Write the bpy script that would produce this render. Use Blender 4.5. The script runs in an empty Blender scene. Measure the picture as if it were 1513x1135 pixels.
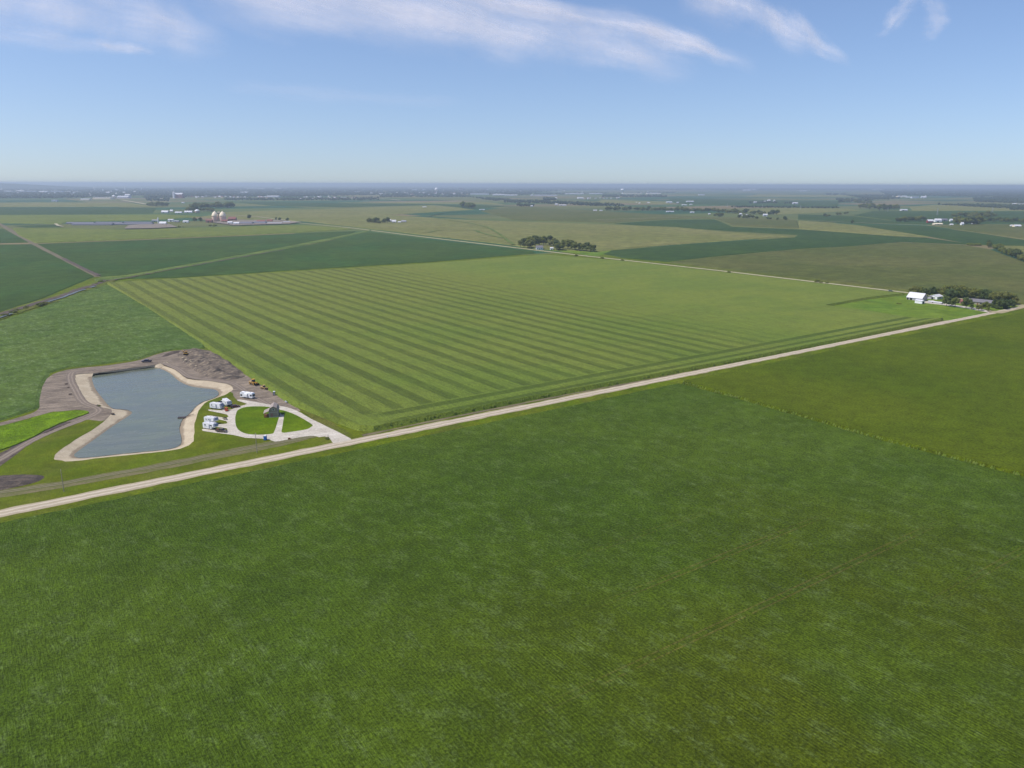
import bpy, bmesh, math, random
import numpy as np
from mathutils import Vector, Matrix, geometry, noise as mnoise
random.seed(7); R = random.random; U = random.uniform
rng = np.random.default_rng(11)
sc = bpy.context.scene
C = sc.collection
rad = math.radians

# ------------------------------------------------------------------ camera
H, F, IW, IH = 120.0, 1140.0, 1513.0, 1135.0
PITCH = math.atan((567.5 - 272.3) / F); ROLL = rad(.17)
fw = Vector((0, math.cos(PITCH), -math.sin(PITCH)))
up0 = Vector((0, math.sin(PITCH), math.cos(PITCH))); r0 = Vector((1, 0, 0))
rt = r0 * math.cos(ROLL) + up0 * math.sin(ROLL)
up = -r0 * math.sin(ROLL) + up0 * math.cos(ROLL)
cam_d = bpy.data.cameras.new("camera"); cam = bpy.data.objects.new("camera", cam_d); C.objects.link(cam)
cam.matrix_world = Matrix(((rt.x, up.x, -fw.x, 0), (rt.y, up.y, -fw.y, 0), (rt.z, up.z, -fw.z, H), (0, 0, 0, 1)))
cam_d.sensor_width = 36; cam_d.lens = F / IW * 36
cam_d.clip_start = 1; cam_d.clip_end = 300000
sc.camera = cam

def at(x, y, z=0.0):
    """survey: photo pixel -> point on the level z, as an (X, Y) pair in metres"""
    d = fw + rt * ((x - IW / 2) / F) - up * ((y - IH / 2) / F)
    t = (z - H) / d.z
    return (d.x * t, d.y * t)
def atl(pts, z=0.0): return [at(p[0], p[1], z) for p in pts]
def dist(x, y): a = at(x, y); return math.hypot(*a)

GA = rad(35.0)            # the survey grid of the fields
def from_uv(u, v): return (u * math.cos(GA) - v * math.sin(GA), u * math.sin(GA) + v * math.cos(GA))
def to_uv(p): return (p[0] * math.cos(GA) + p[1] * math.sin(GA), -p[0] * math.sin(GA) + p[1] * math.cos(GA))

# ------------------------------------------------------------------ colour and materials
def lin(c):
    c /= 255.0
    return c / 12.92 if c <= .04045 else ((c + .055) / 1.055) ** 2.4
def S(r, g, b, k=1.25): return (lin(r) / k, lin(g) / k, lin(b) / k, 1)

class NT:
    def __init__(s, name, rough=.9, spec=.2):
        s.m = bpy.data.materials.new(name); s.m.use_nodes = True
        s.t = s.m.node_tree; s.n = s.t.nodes; s.n.clear()
        s.out = s.n.new('ShaderNodeOutputMaterial')
        s.b = s.n.new('ShaderNodeBsdfPrincipled'); s.b.inputs['Roughness'].default_value = rough
        s.b.inputs['Specular IOR Level'].default_value = spec
        s.t.links.new(s.b.outputs[0], s.out.inputs[0])
        s.tc = s.n.new('ShaderNodeTexCoord')
    def L(s, a, b): s.t.links.new(a, b)
    def set(s, inp, v):
        if isinstance(v, bpy.types.NodeSocket): s.L(v, inp)
        else: inp.default_value = v
    def math(s, op, a, b=0.0, c=None, clamp=False):
        n = s.n.new('ShaderNodeMath'); n.operation = op; n.use_clamp = clamp
        s.set(n.inputs[0], a); s.set(n.inputs[1], b)
        if c is not None: s.set(n.inputs[2], c)
        return n.outputs[0]
    def coords(s, rotz=0.0, scale=(1, 1, 1), src='Object'):
        n = s.n.new('ShaderNodeMapping'); n.inputs['Rotation'].default_value = (0, 0, rotz)
        s.L(s.tc.outputs[src], n.inputs[0])
        if scale == (1, 1, 1): return n.outputs[0]
        n2 = s.n.new('ShaderNodeMapping'); n2.inputs['Scale'].default_value = scale
        s.L(n.outputs[0], n2.inputs[0]); return n2.outputs[0]
    def noise(s, vec, scale, detail=3, rough=.55):
        n = s.n.new('ShaderNodeTexNoise'); n.inputs['Scale'].default_value = scale
        n.inputs['Detail'].default_value = detail; n.inputs['Roughness'].default_value = rough
        s.L(vec, n.inputs['Vector']); return n.outputs['Fac']
    def ramp(s, f, a, b, lo=0.0, hi=1.0):
        n = s.n.new('ShaderNodeMapRange'); n.interpolation_type = 'SMOOTHSTEP'
        s.set(n.inputs[0], f); s.set(n.inputs[1], a); s.set(n.inputs[2], b); s.set(n.inputs[3], lo); s.set(n.inputs[4], hi)
        return n.outputs[0]
    def mix(s, f, a, b, mode='MIX'):
        n = s.n.new('ShaderNodeMix'); n.data_type = 'RGBA'; n.blend_type = mode
        s.set(n.inputs[0], f); s.set(n.inputs[6], a); s.set(n.inputs[7], b); return n.outputs[2]
    def scale(s, col, f):
        n = s.n.new('ShaderNodeVectorMath'); n.operation = 'SCALE'
        s.set(n.inputs[0], col if isinstance(col, bpy.types.NodeSocket) else col[:3]); s.set(n.inputs[3], f); return n.outputs[0]
    def bump(s, h, d=.3, st=1.0):
        n = s.n.new('ShaderNodeBump'); n.inputs['Distance'].default_value = d; n.inputs['Strength'].default_value = st
        s.L(h, n.inputs['Height']); s.L(n.outputs[0], s.b.inputs['Normal'])
    def done(s, col): s.set(s.b.inputs['Base Color'], col); return s.m

def crop(name, a, b, fleck=None, fl=.5, grain=.35, gsc=1.3, rows=.25, zone=.011, brown=None, bump=.35, strk=(1.0, .12), flt=(.55, .75), patch=.14, tracks=False):
    """a crop canopy: big tone zones, wind-turned leaf flecks, row streaks and leaf grain"""
    t = NT(name, .85, .05)
    c = t.coords(-GA)
    z = t.noise(c, zone, 4, .6); col = t.mix(t.ramp(z, .38, .62), a, b)
    if brown is not None:
        z2 = t.noise(t.coords(-GA + .4, (1, .5, 1)), zone * 1.7, 3); bf = t.math('MULTIPLY', t.ramp(z2, .42, .7), .5)
        if tracks:
            ds = t.n.new('ShaderNodeVectorMath'); ds.operation = 'DISTANCE'; t.L(c, ds.inputs[0]); ds.inputs[1].default_value = (175, 70, 0)
            near = t.ramp(ds.outputs['Value'], 40, 170, 1, .12); bf = t.math('MULTIPLY', t.ramp(z2, .25, .6), t.math('MULTIPLY', near, .6))
        col = t.mix(bf, col, brown)
    if fleck is not None:
        f1 = t.noise(t.coords(-GA - .15, (1, .5, 1)), .19, 6, .78)
        f2 = t.noise(t.coords(-GA - .15, (1, .5, 1)), .9, 3, .7)
        f = t.math('MULTIPLY', t.ramp(f1, flt[0], flt[1]), t.ramp(f2, .35, .65))
        col = t.mix(t.math('MULTIPLY', f, fl), col, fleck)
    g = t.noise(c, gsc, 4, .75)
    g2 = t.noise(c, gsc * .16, 3, .6)
    st = t.noise(t.coords(-GA, (strk[0], strk[1], 1)), 2.4, 2, .6)
    k = t.ramp(g, .25, .75, 1 - grain, 1 + grain)
    k = t.math('MULTIPLY', k, t.ramp(st, .3, .7, 1 - rows, 1 + rows))
    k = t.math('MULTIPLY', k, t.ramp(g2, .3, .7, .88, 1.12))
    pt = t.noise(t.coords(.5, (1, .7, 1)), .045, 5, .68); k = t.math('MULTIPLY', k, t.ramp(pt, .3, .7, 1 - patch, 1 + patch))
    if tracks:      # wheel gaps of the sprayer, one pair every 27 m, and the planter rows
        sx = t.n.new('ShaderNodeSeparateXYZ'); t.L(c, sx.inputs[0]); v = sx.outputs[1]
        q = t.math('ABSOLUTE', t.math('MULTIPLY', t.math('SUBTRACT', t.math('FRACT', t.math('ADD', t.math('DIVIDE', t.math('SUBTRACT', v, 96.4), 27.4), .5)), .5), 27.4))
        ln = t.ramp(t.math('ABSOLUTE', t.math('SUBTRACT', q, 1.1)), .15, .42, 1, 0)
        am = t.math('MULTIPLY', t.ramp(t.noise(t.coords(-GA, (.35, 1, 1)), .018, 2, .5), .40, .55), t.ramp(t.noise(c, .5, 2, .6), .3, .5))
        am = t.math('MULTIPLY', am, t.ramp(near, .3, .85))
        col = t.mix(t.math('MULTIPLY', t.math('MULTIPLY', ln, am), .38), col, S(128, 108, 66))
        rw = t.math('MULTIPLY', t.ramp(near, .1, .9, .25, 1), t.math('SINE', t.math('MULTIPLY', sx.outputs[0], 6.2832 / .95))); k = t.math('MULTIPLY', k, t.math('ADD', 1.0, t.math('MULTIPLY', rw, t.ramp(t.noise(t.coords(-GA, (1, .3, 1)), .06, 3, .6), .4, .65, .0, .22))))
    col = t.scale(col, k)
    h = t.math('ADD', t.math('MULTIPLY', g, 1.0), t.math('MULTIPLY', st, .6))
    t.bump(h, bump, .8)
    return t.done(col)

def plain(name, col, rough=.6, var=.12, sc_=1.5, metal=0.0, spec=.4):
    t = NT(name, rough, spec); t.b.inputs['Metallic'].default_value = metal
    n = t.noise(t.coords(), sc_, 4, .6)
    return t.done(t.scale(col, t.ramp(n, .3, .7, 1 - var, 1 + var)))

def earth(name, a, b, c3, sc_=.12, bump=.25, tracks=False):
    t = NT(name, .95, .1)
    c = t.coords()
    n1 = t.noise(c, sc_, 5, .65); n2 = t.noise(c, sc_ * 9, 4, .7); n3 = t.noise(t.coords(-GA + .2, (.25, 1, 1)), sc_ * 3.5, 4, .6)
    col = t.mix(t.ramp(n1, .35, .65), a, b)
    col = t.mix(t.math('MULTIPLY', t.ramp(n3, .45, .65), .8), col, c3)
    col = t.scale(col, t.ramp(n2, .25, .75, .78, 1.2))
    t.bump(t.math('ADD', n2, n3), bump, .9)
    return t.done(col)

def road_mat(name, a, b, edge):
    """gravel with wheel tracks; UV x runs 0..1 across the road, y in metres along it"""
    t = NT(name, .95, .1)
    sx = t.n.new('ShaderNodeSeparateXYZ'); t.L(t.tc.outputs['UV'], sx.inputs[0])
    x = sx.outputs[0]
    n0 = t.noise(t.coords(), .25, 4, .6)
    xx = t.math('ADD', x, t.math('MULTIPLY', t.math('SUBTRACT', n0, .5), .3))
    w = t.math('ABSOLUTE', t.math('SUBTRACT', t.math('ABSOLUTE', t.math('SUBTRACT', xx, .5)), .2))
    col = t.mix(t.ramp(w, .03, .13), a, t.scale(b, .84))
    e = t.ramp(t.math('ABSOLUTE', t.math('SUBTRACT', xx, .5)), .40, .50)
    col = t.mix(t.math('MULTIPLY', e, .8), col, edge)
    n1 = t.noise(t.coords(), 2.2, 4, .7); n2 = t.noise(t.coords(-GA, (.12, 1, 1)), .5, 3, .6)
    col = t.scale(col, t.ramp(n1, .25, .75, .9, 1.08)); col = t.scale(col, t.ramp(n2, .3, .7, .93, 1.06))
    t.bump(n1, .06, .6)
    return t.done(col)

M = {}
M['soy_near'] = crop('soybean_canopy', S(72, 95, 23), S(83, 104, 27), S(128, 146, 92), .42, .62, 1.25, .14, .007, S(84, 90, 12), .8, flt=(.46, .68), patch=.12, tracks=True)
M['corn_right'] = crop('tasselled_corn', S(86, 102, 12), S(94, 107, 16), S(114, 120, 40), .3, .5, .9, .12, .006, S(74, 92, 12), .8, patch=.07)
M['soy_mid'] = crop('soybean_canopy_pale', S(82, 105, 42), S(92, 112, 48), S(132, 150, 100), .8, .42, .6, .15, .012, None, .4, (.15, 1.0), flt=(.44, .7), patch=.12)
M['soy_dark'] = crop('soybean_canopy_dark', S(64, 86, 34), S(72, 94, 40), S(102, 118, 76), .45, .25, .4, .1, .006, S(58, 96, 44), .4, (.12, .8))
M['soy_teal'] = crop('soybean_canopy_teal', S(58, 82, 36), S(66, 88, 38), S(92, 110, 68), .35, .16, .25, .1, .004, None, .4)
M['corn_tan'] = crop('tan_corn', S(130, 128, 74), S(120, 121, 64), S(138, 130, 84), .5, .18, .25, .12, .004, S(118, 124, 64), .4, (.1, .6), patch=.2)
M['corn_olive'] = crop('olive_corn', S(92, 98, 46), S(102, 104, 54), S(110, 108, 60), .5, .2, .3, .12, .004, S(86, 98, 44), .4, (.1, .6))
M['corn_green'] = crop('green_corn', S(108, 120, 48), S(118, 126, 54), S(126, 130, 66), .4, .18, .3, .12, .005, None, .4)
M['grass'] = crop('mown_grass', S(92, 108, 16), S(104, 112, 24), S(120, 116, 50), .6, .22, .9, .1, .03, S(108, 112, 50), .1)
M['lawn'] = crop('lawn', S(86, 112, 8), S(100, 122, 12), S(116, 128, 30), .5, .16, .8, .1, .05, None, .05)
M['wild'] = crop('wild_grass', S(112, 142, 14), S(96, 124, 14), S(128, 136, 44), .5, .35, .6, .1, .05, S(98, 116, 40), .4)
M['verge'] = crop('roadside_grass', S(92, 112, 14), S(106, 118, 20), S(120, 114, 42), .7, .35, .8, .25, .04, S(96, 98, 44), .4, (.12, 1.0))
M['verge_dry'] = crop('dry_roadside_grass', S(106, 118, 42), S(98, 108, 38), S(126, 118, 56), .7, .35, .9, .2, .04, S(120, 108, 62), .3)
M['farm_lawn'] = crop('farm_lawn', S(106, 129, 38), S(114, 134, 44), S(124, 132, 56), .4, .15, .5, .1, .02, S(82, 118, 40), .1)
M['waterway'] = crop('grassed_waterway', S(112, 126, 60), S(92, 112, 50), S(124, 132, 72), .7, .4, .4, .1, .02, None, .3)
def blade_mat():
    t = NT('crop_leaves', .8, .1); n = t.noise(t.coords(), .8, 3, .6); col = t.mix(t.ramp(n, .35, .65), S(122, 148, 52), S(142, 156, 74)); t.done(col)
    tr = t.n.new('ShaderNodeBsdfTranslucent'); t.L(col, tr.inputs[0]); ms = t.n.new('ShaderNodeMixShader'); ms.inputs[0].default_value = .4
    t.L(t.b.outputs[0], ms.inputs[1]); t.L(tr.outputs[0], ms.inputs[2]); t.L(ms.outputs[0], t.out.inputs[0]); return t.m
M['blade'] = blade_mat()
M['dirt'] = earth('bare_earth', S(144, 130, 114), S(118, 106, 94), S(166, 150, 132), .09)
M['dirt_dark'] = earth('dark_topsoil', S(106, 95, 86), S(90, 81, 76), S(130, 115, 102), .2, .6)
M['dirt_clod'] = earth('spoil_heap_soil', S(128, 115, 102), S(98, 90, 84), S(174, 157, 134), .16, .8)
M['sand'] = earth('sand_bank', S(206, 184, 152), S(194, 170, 140), S(214, 194, 164), .15, .15)
def sand_mat():
    t = NT('sand_bank', .95, .1); c = t.coords(); n1 = t.noise(c, .15, 5, .65); n2 = t.noise(c, 1.4, 4, .7)
    col = t.mix(t.ramp(n1, .35, .65), S(210, 194, 166), S(194, 177, 150)); col = t.scale(col, t.ramp(n2, .25, .75, .84, 1.12))
    sx = t.n.new('ShaderNodeSeparateXYZ'); t.L(c, sx.inputs[0]); z = t.math('ADD', sx.outputs[2], t.math('MULTIPLY', t.math('SUBTRACT', t.noise(c, .25, 4, .7), .5), .9))
    col = t.mix(t.ramp(z, -1.45, -1.15, .7, 0), col, S(132, 116, 98)); t.bump(t.math('ADD', n1, n2), .15, .8); return t.done(col)
M['sand'] = sand_mat()
M['track'] = road_mat('dirt_track', S(158, 143, 128), S(146, 132, 118), S(122, 110, 98))
M['track_grass'] = road_mat('grassy_track', S(146, 136, 112), S(112, 112, 70), S(104, 110, 50))
M['gravel_road'] = road_mat('gravel_road', S(214, 200, 178), S(202, 186, 160), S(170, 158, 120))
M['far_road'] = road_mat('far_gravel_road', S(206, 196, 166), S(196, 186, 154), S(150, 146, 104))
M['gravel'] = earth('white_gravel', S(212, 202, 186), S(196, 186, 170), S(224, 216, 202), .12, .05)
M['brown_strip'] = earth('ditch_soil', S(128, 116, 92), S(112, 104, 84), S(140, 128, 100), .1)
M['lot'] = earth('feed_lot', S(146, 134, 120), S(136, 124, 112), S(158, 146, 130), .03)

# ------------------------------------------------------------------ mesh helpers
def tag(o, label=None, cat=None, group=None, kind=None):
    if label: o['label'] = label
    if cat: o['category'] = cat
    if group: o['group'] = group
    if kind: o['kind'] = kind
    return o
def empty(name, loc, rz=0.0, sc_=1.0):
    o = bpy.data.objects.new(name, None); o.location = loc; o.rotation_euler = (0, 0, rz); o.scale = (sc_,) * 3
    o.empty_display_size = .5; C.objects.link(o); return o
def link(name, me, parent=None):
    o = bpy.data.objects.new(name, me); C.objects.link(o)
    if parent: o.parent = parent
    return o
def mesh_from(name, verts, faces, mats, midx=None, smooth=False):
    me = bpy.data.meshes.new(name); me.from_pydata([tuple(v) for v in verts], [], faces)
    for m in (mats if isinstance(mats, (list, tuple)) else [mats]): me.materials.append(m)
    if midx is not None: me.polygons.foreach_set('material_index', midx)
    if smooth: me.polygons.foreach_set('use_smooth', [True] * len(me.polygons))
    me.update(); return me

def inpoly(p, poly):
    x, y = p; c = False; n = len(poly); j = n - 1
    for i in range(n):
        xi, yi = poly[i]; xj, yj = poly[j]
        if (yi > y) != (yj > y) and x < (xj - xi) * (y - yi) / (yj - yi) + xi: c = not c
        j = i
    return c
def smooth_loop(pts, n=3, closed=True):
    out = []; N = len(pts)
    for i in range(N if closed else N - 1):
        g = (lambda k: pts[k % N]) if closed else (lambda k: pts[min(max(k, 0), N - 1)])
        a, b, c, d = [Vector(g(i + k)) for k in (-1, 0, 1, 2)]
        for k in range(n):
            t = k / n
            out.append(tuple(.5 * ((2 * b) + (c - a) * t + (2 * a - 5 * b + 4 * c - d) * t * t + (3 * b - a - 3 * c + d) * t ** 3)))
    if not closed: out.append(tuple(pts[-1]))
    return out
def dens(pts, step, jit=0.0, maxn=90):
    out = []; N = len(pts)
    for i in range(N):
        a = Vector(pts[i][:2]); b = Vector(pts[(i + 1) % N][:2]); L = (b - a).length
        k = max(1, min(maxn, int(L / step))); nrm = Vector((-(b - a).y, (b - a).x)) / max(L, 1e-6)
        for j in range(k):
            p = a.lerp(b, j / k)
            if jit: p = p + nrm * U(-jit, jit)
            out.append((p.x, p.y))
    return out
def cdt(loop, holes=(), extra=()):
    vs = []; es = []
    for lp in [loop] + list(holes):
        s = len(vs); vs += [Vector(p[:2]) for p in lp]; es += [(s + i, s + (i + 1) % len(lp)) for i in range(len(lp))]
    vs += [Vector(p[:2]) for p in extra]
    v, e, f, ov, oe, of = geometry.delaunay_2d_cdt(vs, es, [], 0, 1e-5)
    fs = []
    for t in f:
        cx = sum(v[i].x for i in t) / 3; cy = sum(v[i].y for i in t) / 3
        if inpoly((cx, cy), loop) and not any(inpoly((cx, cy), h) for h in holes): fs.append(list(t))
    return v, fs, ov
def sheet(name, loop, z, mat, holes=(), **tg):
    v, f, _ = cdt(loop, holes)
    me = mesh_from(name, [(p.x, p.y, z) for p in v], f, mat)
    o = link(name, me); tag(o, **tg); return o
def slab(name, loop, h, mat, jit=.3, step=8, tufts=None, slope=None, **tg):
    """a standing crop: closed block of the crop's real height with an uneven edge"""
    lp = dens(loop, step, jit) if step else loop
    v, f, _ = cdt(lp)
    n = len(v); vs = [(p.x, p.y, h) for p in v]; fs = list(f)
    m = len(lp); base = n
    ar = sum(lp[i][0] * lp[(i + 1) % m][1] - lp[(i + 1) % m][0] * lp[i][1] for i in range(m)); sg = 1 if ar > 0 else -1
    out = []; sl = slope if slope else h * .45
    for i in range(m):
        a = Vector(lp[i - 1]); b = Vector(lp[(i + 1) % m]); d = (b - a)
        d = d.normalized() if d.length > 1e-6 else Vector((1, 0)); out.append((lp[i][0] + d.y * sg * sl, lp[i][1] - d.x * sg * sl))
    vs += [(p[0], p[1], h) for p in lp] + [(p[0], p[1], -.05) for p in out]
    fs += [[base + i, base + m + i, base + m + (i + 1) % m, base + (i + 1) % m] if sg > 0 else [base + i, base + (i + 1) % m, base + m + (i + 1) % m, base + m + i] for i in range(m)]
    nt = len(fs)
    if tufts:                                      # single plants standing up along the edge seen from the air
        for (a, b) in tufts:
            a = Vector(a); b = Vector(b); L = (b - a).length; d = (b - a) / L; nn = Vector((-d.y, d.x))
            for i in range(int(L / .55)):
                q = a + d * (i * .55 + U(-.2, .2)) + nn * U(-1.2, .7)
                w = U(.4, .75); hh = h * U(.7, 1.1); k = len(vs); a0 = U(0, 1.5)
                vs += [(q.x + math.cos(a0 + j * 1.2566) * w * U(.7, 1.3), q.y + math.sin(a0 + j * 1.2566) * w * U(.7, 1.3), hh * U(.25, .7)) for j in range(5)] + [(q.x + math.cos(a0 + j * 1.2566) * w * .8, q.y + math.sin(a0 + j * 1.2566) * w * .8, 0) for j in range(5)] + [(q.x, q.y, hh)]
                for j in range(5): fs += [[k + j, k + (j + 1) % 5, k + 10], [k + 5 + j, k + 5 + (j + 1) % 5, k + (j + 1) % 5, k + j]]
    o = link(name, mesh_from(name, vs, fs, [mat, M['blade']], [0] * nt + [1] * (len(fs) - nt))); tag(o, **tg); return o
def strip(name, line, width, z, mat, crown=.0, wj=.0, parent=None, **tg):
    pts = [Vector(p[:2]) for p in line]; vs = []; fs = []; uvs = []; acc = 0
    ws = [width] * len(pts) if not isinstance(width, (list, tuple)) else width
    P = 5
    for i, p in enumerate(pts):
        a = pts[max(i - 1, 0)]; b = pts[min(i + 1, len(pts) - 1)]; d = (b - a).normalized(); n = Vector((d.y, -d.x))
        if i: acc += (p - pts[i - 1]).length
        jl, jr = U(-wj, wj), U(-wj, wj)
        for k in range(P):
            t = k / (P - 1); w = (t - .5) * ws[i] + (jl if k == 0 else jr if k == P - 1 else 0)
            q = p + n * w; vs.append((q.x, q.y, z + crown * (1 - (2 * t - 1) ** 2))); uvs.append((t, acc))
    for i in range(len(pts) - 1):
        for k in range(P - 1): s = i * P + k; fs.append([s, s + P, s + P + 1, s + 1])
    me = mesh_from(name, vs, fs, mat); uv = me.uv_layers.new(name='UVMap')
    for l in me.loops: uv.data[l.index].uv = uvs[l.vertex_index]
    o = link(name, me, parent); tag(o, **tg); return o
def resample(line, step):
    out = []
    for i in range(len(line) - 1):
        a = Vector(line[i]); b = Vector(line[i + 1]); k = max(1, int((b - a).length / step))
        out += [tuple(a.lerp(b, j / k)) for j in range(k)]
    return out + [tuple(line[-1])]

class MB:
    def __init__(s): s.v = []; s.f = []; s.m = []; s.mats = []
    def mi(s, m):
        if m not in s.mats: s.mats.append(m)
        return s.mats.index(m)
    def add(s, vs, fs, m, M4=None):
        k = len(s.v); s.v += [tuple(M4 @ Vector(p)) if M4 else tuple(p) for p in vs]
        s.f += [[k + i for i in f] for f in fs]; s.m += [s.mi(m)] * len(fs); return s
    def box(s, c, d, m, rz=0.0, M4=None, bev=0.0):
        x, y, z = d[0] / 2, d[1] / 2, d[2] / 2
        if bev:
            b = bev; prof = []
            vs = []
            for zz, ins in ((-z, b), (-z + b, 0), (z - b, 0), (z, b)):
                X, Y = x - ins, y - ins; q = b
                vs += [(X - q, -Y, zz), (X, -Y + q, zz), (X, Y - q, zz), (X - q, Y, zz), (-X + q, Y, zz), (-X, Y - q, zz), (-X, -Y + q, zz), (-X + q, -Y, zz)]
            fs = [list(range(7, -1, -1)), list(range(24, 32))]
            for r in range(3): fs += [[r * 8 + i, r * 8 + (i + 1) % 8, r * 8 + 8 + (i + 1) % 8, r * 8 + 8 + i] for i in range(8)]
        else:
            vs = [(-x, -y, -z), (x, -y, -z), (x, y, -z), (-x, y, -z), (-x, -y, z), (x, -y, z), (x, y, z), (-x, y, z)]
            fs = [[3, 2, 1, 0], [4, 5, 6, 7], [0, 1, 5, 4], [1, 2, 6, 5], [2, 3, 7, 6], [3, 0, 4, 7]]
        T = Matrix.Translation(c) @ Matrix.Rotation(rz, 4, 'Z')
        return s.add(vs, fs, m, (M4 @ T) if M4 else T)
    def prism(s, prof, y0, y1, m, axis='y', capm=None):
        """profile in (x, z) pushed along y (or in (y, z) pushed along x)"""
        n = len(prof)
        P = (lambda a, t, z: (a, t, z)) if axis == 'y' else (lambda a, t, z: (t, a, z))
        vs = [P(a, y0, z) for a, z in prof] + [P(a, y1, z) for a, z in prof]
        s.add(vs, [[i, (i + 1) % n, n + (i + 1) % n, n + i] for i in range(n)], m)
        s.add(vs, [list(range(n)), list(range(2 * n - 1, n - 1, -1))], capm or m); return s
    def cyl(s, a, b, r1, r2, m, n=10, cap=True):
        a = Vector(a); b = Vector(b); d = (b - a).normalized(); t = Vector((0, 0, 1)) if abs(d.z) < .9 else Vector((1, 0, 0))
        e = d.cross(t).normalized(); g = d.cross(e)
        vs = [a + (e * math.cos(6.2832 * i / n) + g * math.sin(6.2832 * i / n)) * r1 for i in range(n)]
        vs += [b + (e * math.cos(6.2832 * i / n) + g * math.sin(6.2832 * i / n)) * r2 for i in range(n)]
        fs = [[i, (i + 1) % n, n + (i + 1) % n, n + i] for i in range(n)]
        if cap: fs += [list(range(n - 1, -1, -1)), list(range(n, 2 * n))]
        return s.add(vs, fs, m)
    def lathe(s, prof, m, n=16, c=(0, 0, 0)):
        vs = []; fs = []
        for r, z in prof: vs += [(c[0] + r * math.cos(6.2832 * i / n), c[1] + r * math.sin(6.2832 * i / n), c[2] + z) for i in range(n)]
        for k in range(len(prof) - 1): fs += [[k * n + i, k * n + (i + 1) % n, (k + 1) * n + (i + 1) % n, (k + 1) * n + i] for i in range(n)]
        fs += [list(range(n - 1, -1, -1)), [(len(prof) - 1) * n + i for i in range(n)]]
        return s.add(vs, fs, m)
    def build(s, name, parent=None, smooth=False):
        return link(name, mesh_from(name, s.v, s.f, s.mats, s.m, smooth), parent)
def copy_tree(o, parent=None):
    c = o.copy(); C.objects.link(c)
    if parent: c.parent = parent
    for ch in list(o.children): copy_tree(ch, c)
    return c

# ------------------------------------------------------------------ pond outlines (photo survey)
water_px = [(139, 553.5), (170, 550), (200, 546), (228, 543), (250, 551), (264, 563), (282, 571), (303, 574), (318, 576), (323, 582), (316, 588), (300, 593.5), (289, 601), (280, 611), (269.5, 620), (265, 633), (268, 647), (266, 657), (250, 663), (214, 666.7), (171, 671), (136, 675), (117, 675.8), (110.6, 672), (118, 665), (143, 647), (168, 629), (192.7, 613), (194.5, 608.5), (185.6, 605), (168, 603.5), (159, 597), (153.5, 590), (144.5, 579), (138.5, 567)]
sand_px = [(114, 553.5), (141, 551.5), (170, 547.5), (200, 543), (231, 539), (246, 534.6), (257, 543.5), (271, 552.5), (292.6, 559.6), (321, 565), (339, 569), (344, 575.6), (335.5, 582), (321, 588), (303, 596), (291, 613), (287, 632.7), (287, 649), (282, 656), (266, 663), (240, 667.5), (214, 670), (160.6, 675.5), (107, 681.6), (85.6, 680), (80, 675.6), (89, 665), (110.6, 650.6), (143, 631), (162, 613), (166, 606), (157, 603.5), (132, 599), (123, 591.7), (119.5, 579), (113.5, 568.5), (111.7, 559.6)]
WZ = -1.5
water_lp = smooth_loop(atl(water_px, WZ), 3)
sand_lp = smooth_loop(atl(sand_px, 0), 3)
def jitter(lp, a): return [(x + U(-a, a), y + U(-a, a)) for x, y in lp]
sand_lp = jitter(sand_lp, .35); water_in = jitter(water_lp, .3)

# ------------------------------------------------------------------ ground: one sheet to the horizon
def patchwork():
    t = NT('farmland', .95, .1)
    c = t.coords(-GA)
    def br(sx, sy, off):
        mp = t.n.new('ShaderNodeMapping'); mp.inputs['Location'].default_value = (off, off * .7, 0); t.L(c, mp.inputs[0])
        b = t.n.new('ShaderNodeTexBrick'); b.inputs['Scale'].default_value = 1.0; b.inputs['Mortar Size'].default_value = 0
        b.inputs['Brick Width'].default_value = sx; b.inputs['Row Height'].default_value = sy; b.offset = .0
        b.inputs['Color1'].default_value = (0, 0, 0, 1); b.inputs['Color2'].default_value = (1, 1, 1, 1); b.inputs['Bias'].default_value = 0
        t.L(mp.outputs[0], b.inputs['Vector']); return b.outputs['Color']
    b1 = br(805, 402, 130); b2 = br(1609, 805, 60)
    col = t.mix(t.ramp(b1, .35, .5), S(56, 92, 58), S(108, 112, 60))
    col = t.mix(t.math('MULTIPLY', t.ramp(b2, .55, .7), .6), col, S(88, 108, 52))
    col = t.mix(t.ramp(b1, .82, .9), col, S(132, 118, 84))
    n = t.noise(c, .004, 5, .6)
    return t.done(t.scale(col, t.ramp(n, .3, .7, .85, 1.12)))
M['farmland'] = patchwork()
GR = 60000.0
sheet('ground', [(-GR, -3000), (GR, -3000), (GR, GR), (-GR, GR)], 0, M['farmland'], [sand_lp], kind='structure')

# pond basin: sand banks that slope below the water
basin = cdt(sand_lp, [water_in])
v, f, ov = basin
inner = np.array(water_in)
def sandz(p): return WZ - .25 if np.abs(inner - np.array((p.x, p.y))).sum(1).min() < .02 else .0
me = mesh_from('sand_bank', [(p.x, p.y, sandz(p)) for p in v], f, M['sand'])
tag(link('sand_bank', me), 'pale tan sand bank sloping into the pond all round', 'sand bank', kind='structure')
def water_mat():
    t = NT('pond_water', .12, .5)
    c = t.coords()
    n = t.noise(c, .035, 4, .6); n2 = t.noise(t.coords(-.3, (.3, 1, 1)), .2, 4, .6)
    col = t.mix(t.ramp(n, .38, .62), S(114, 120, 98, 1.2), S(112, 116, 100, 1.2))
    w = t.noise(t.coords(-.3, (.6, 1, 1)), 1.6, 4, .7)
    t.set(t.b.inputs['Roughness'], t.ramp(n2, .35, .65, .2, .3))
    t.bump(w, .006, .15)
    return t.done(t.scale(col, t.ramp(n2, .3, .7, .88, 1.1)))
M['water'] = water_mat()
M['creek'] = plain('creek_water', S(104, 108, 98), .35, .15, .2, spec=.25)
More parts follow.
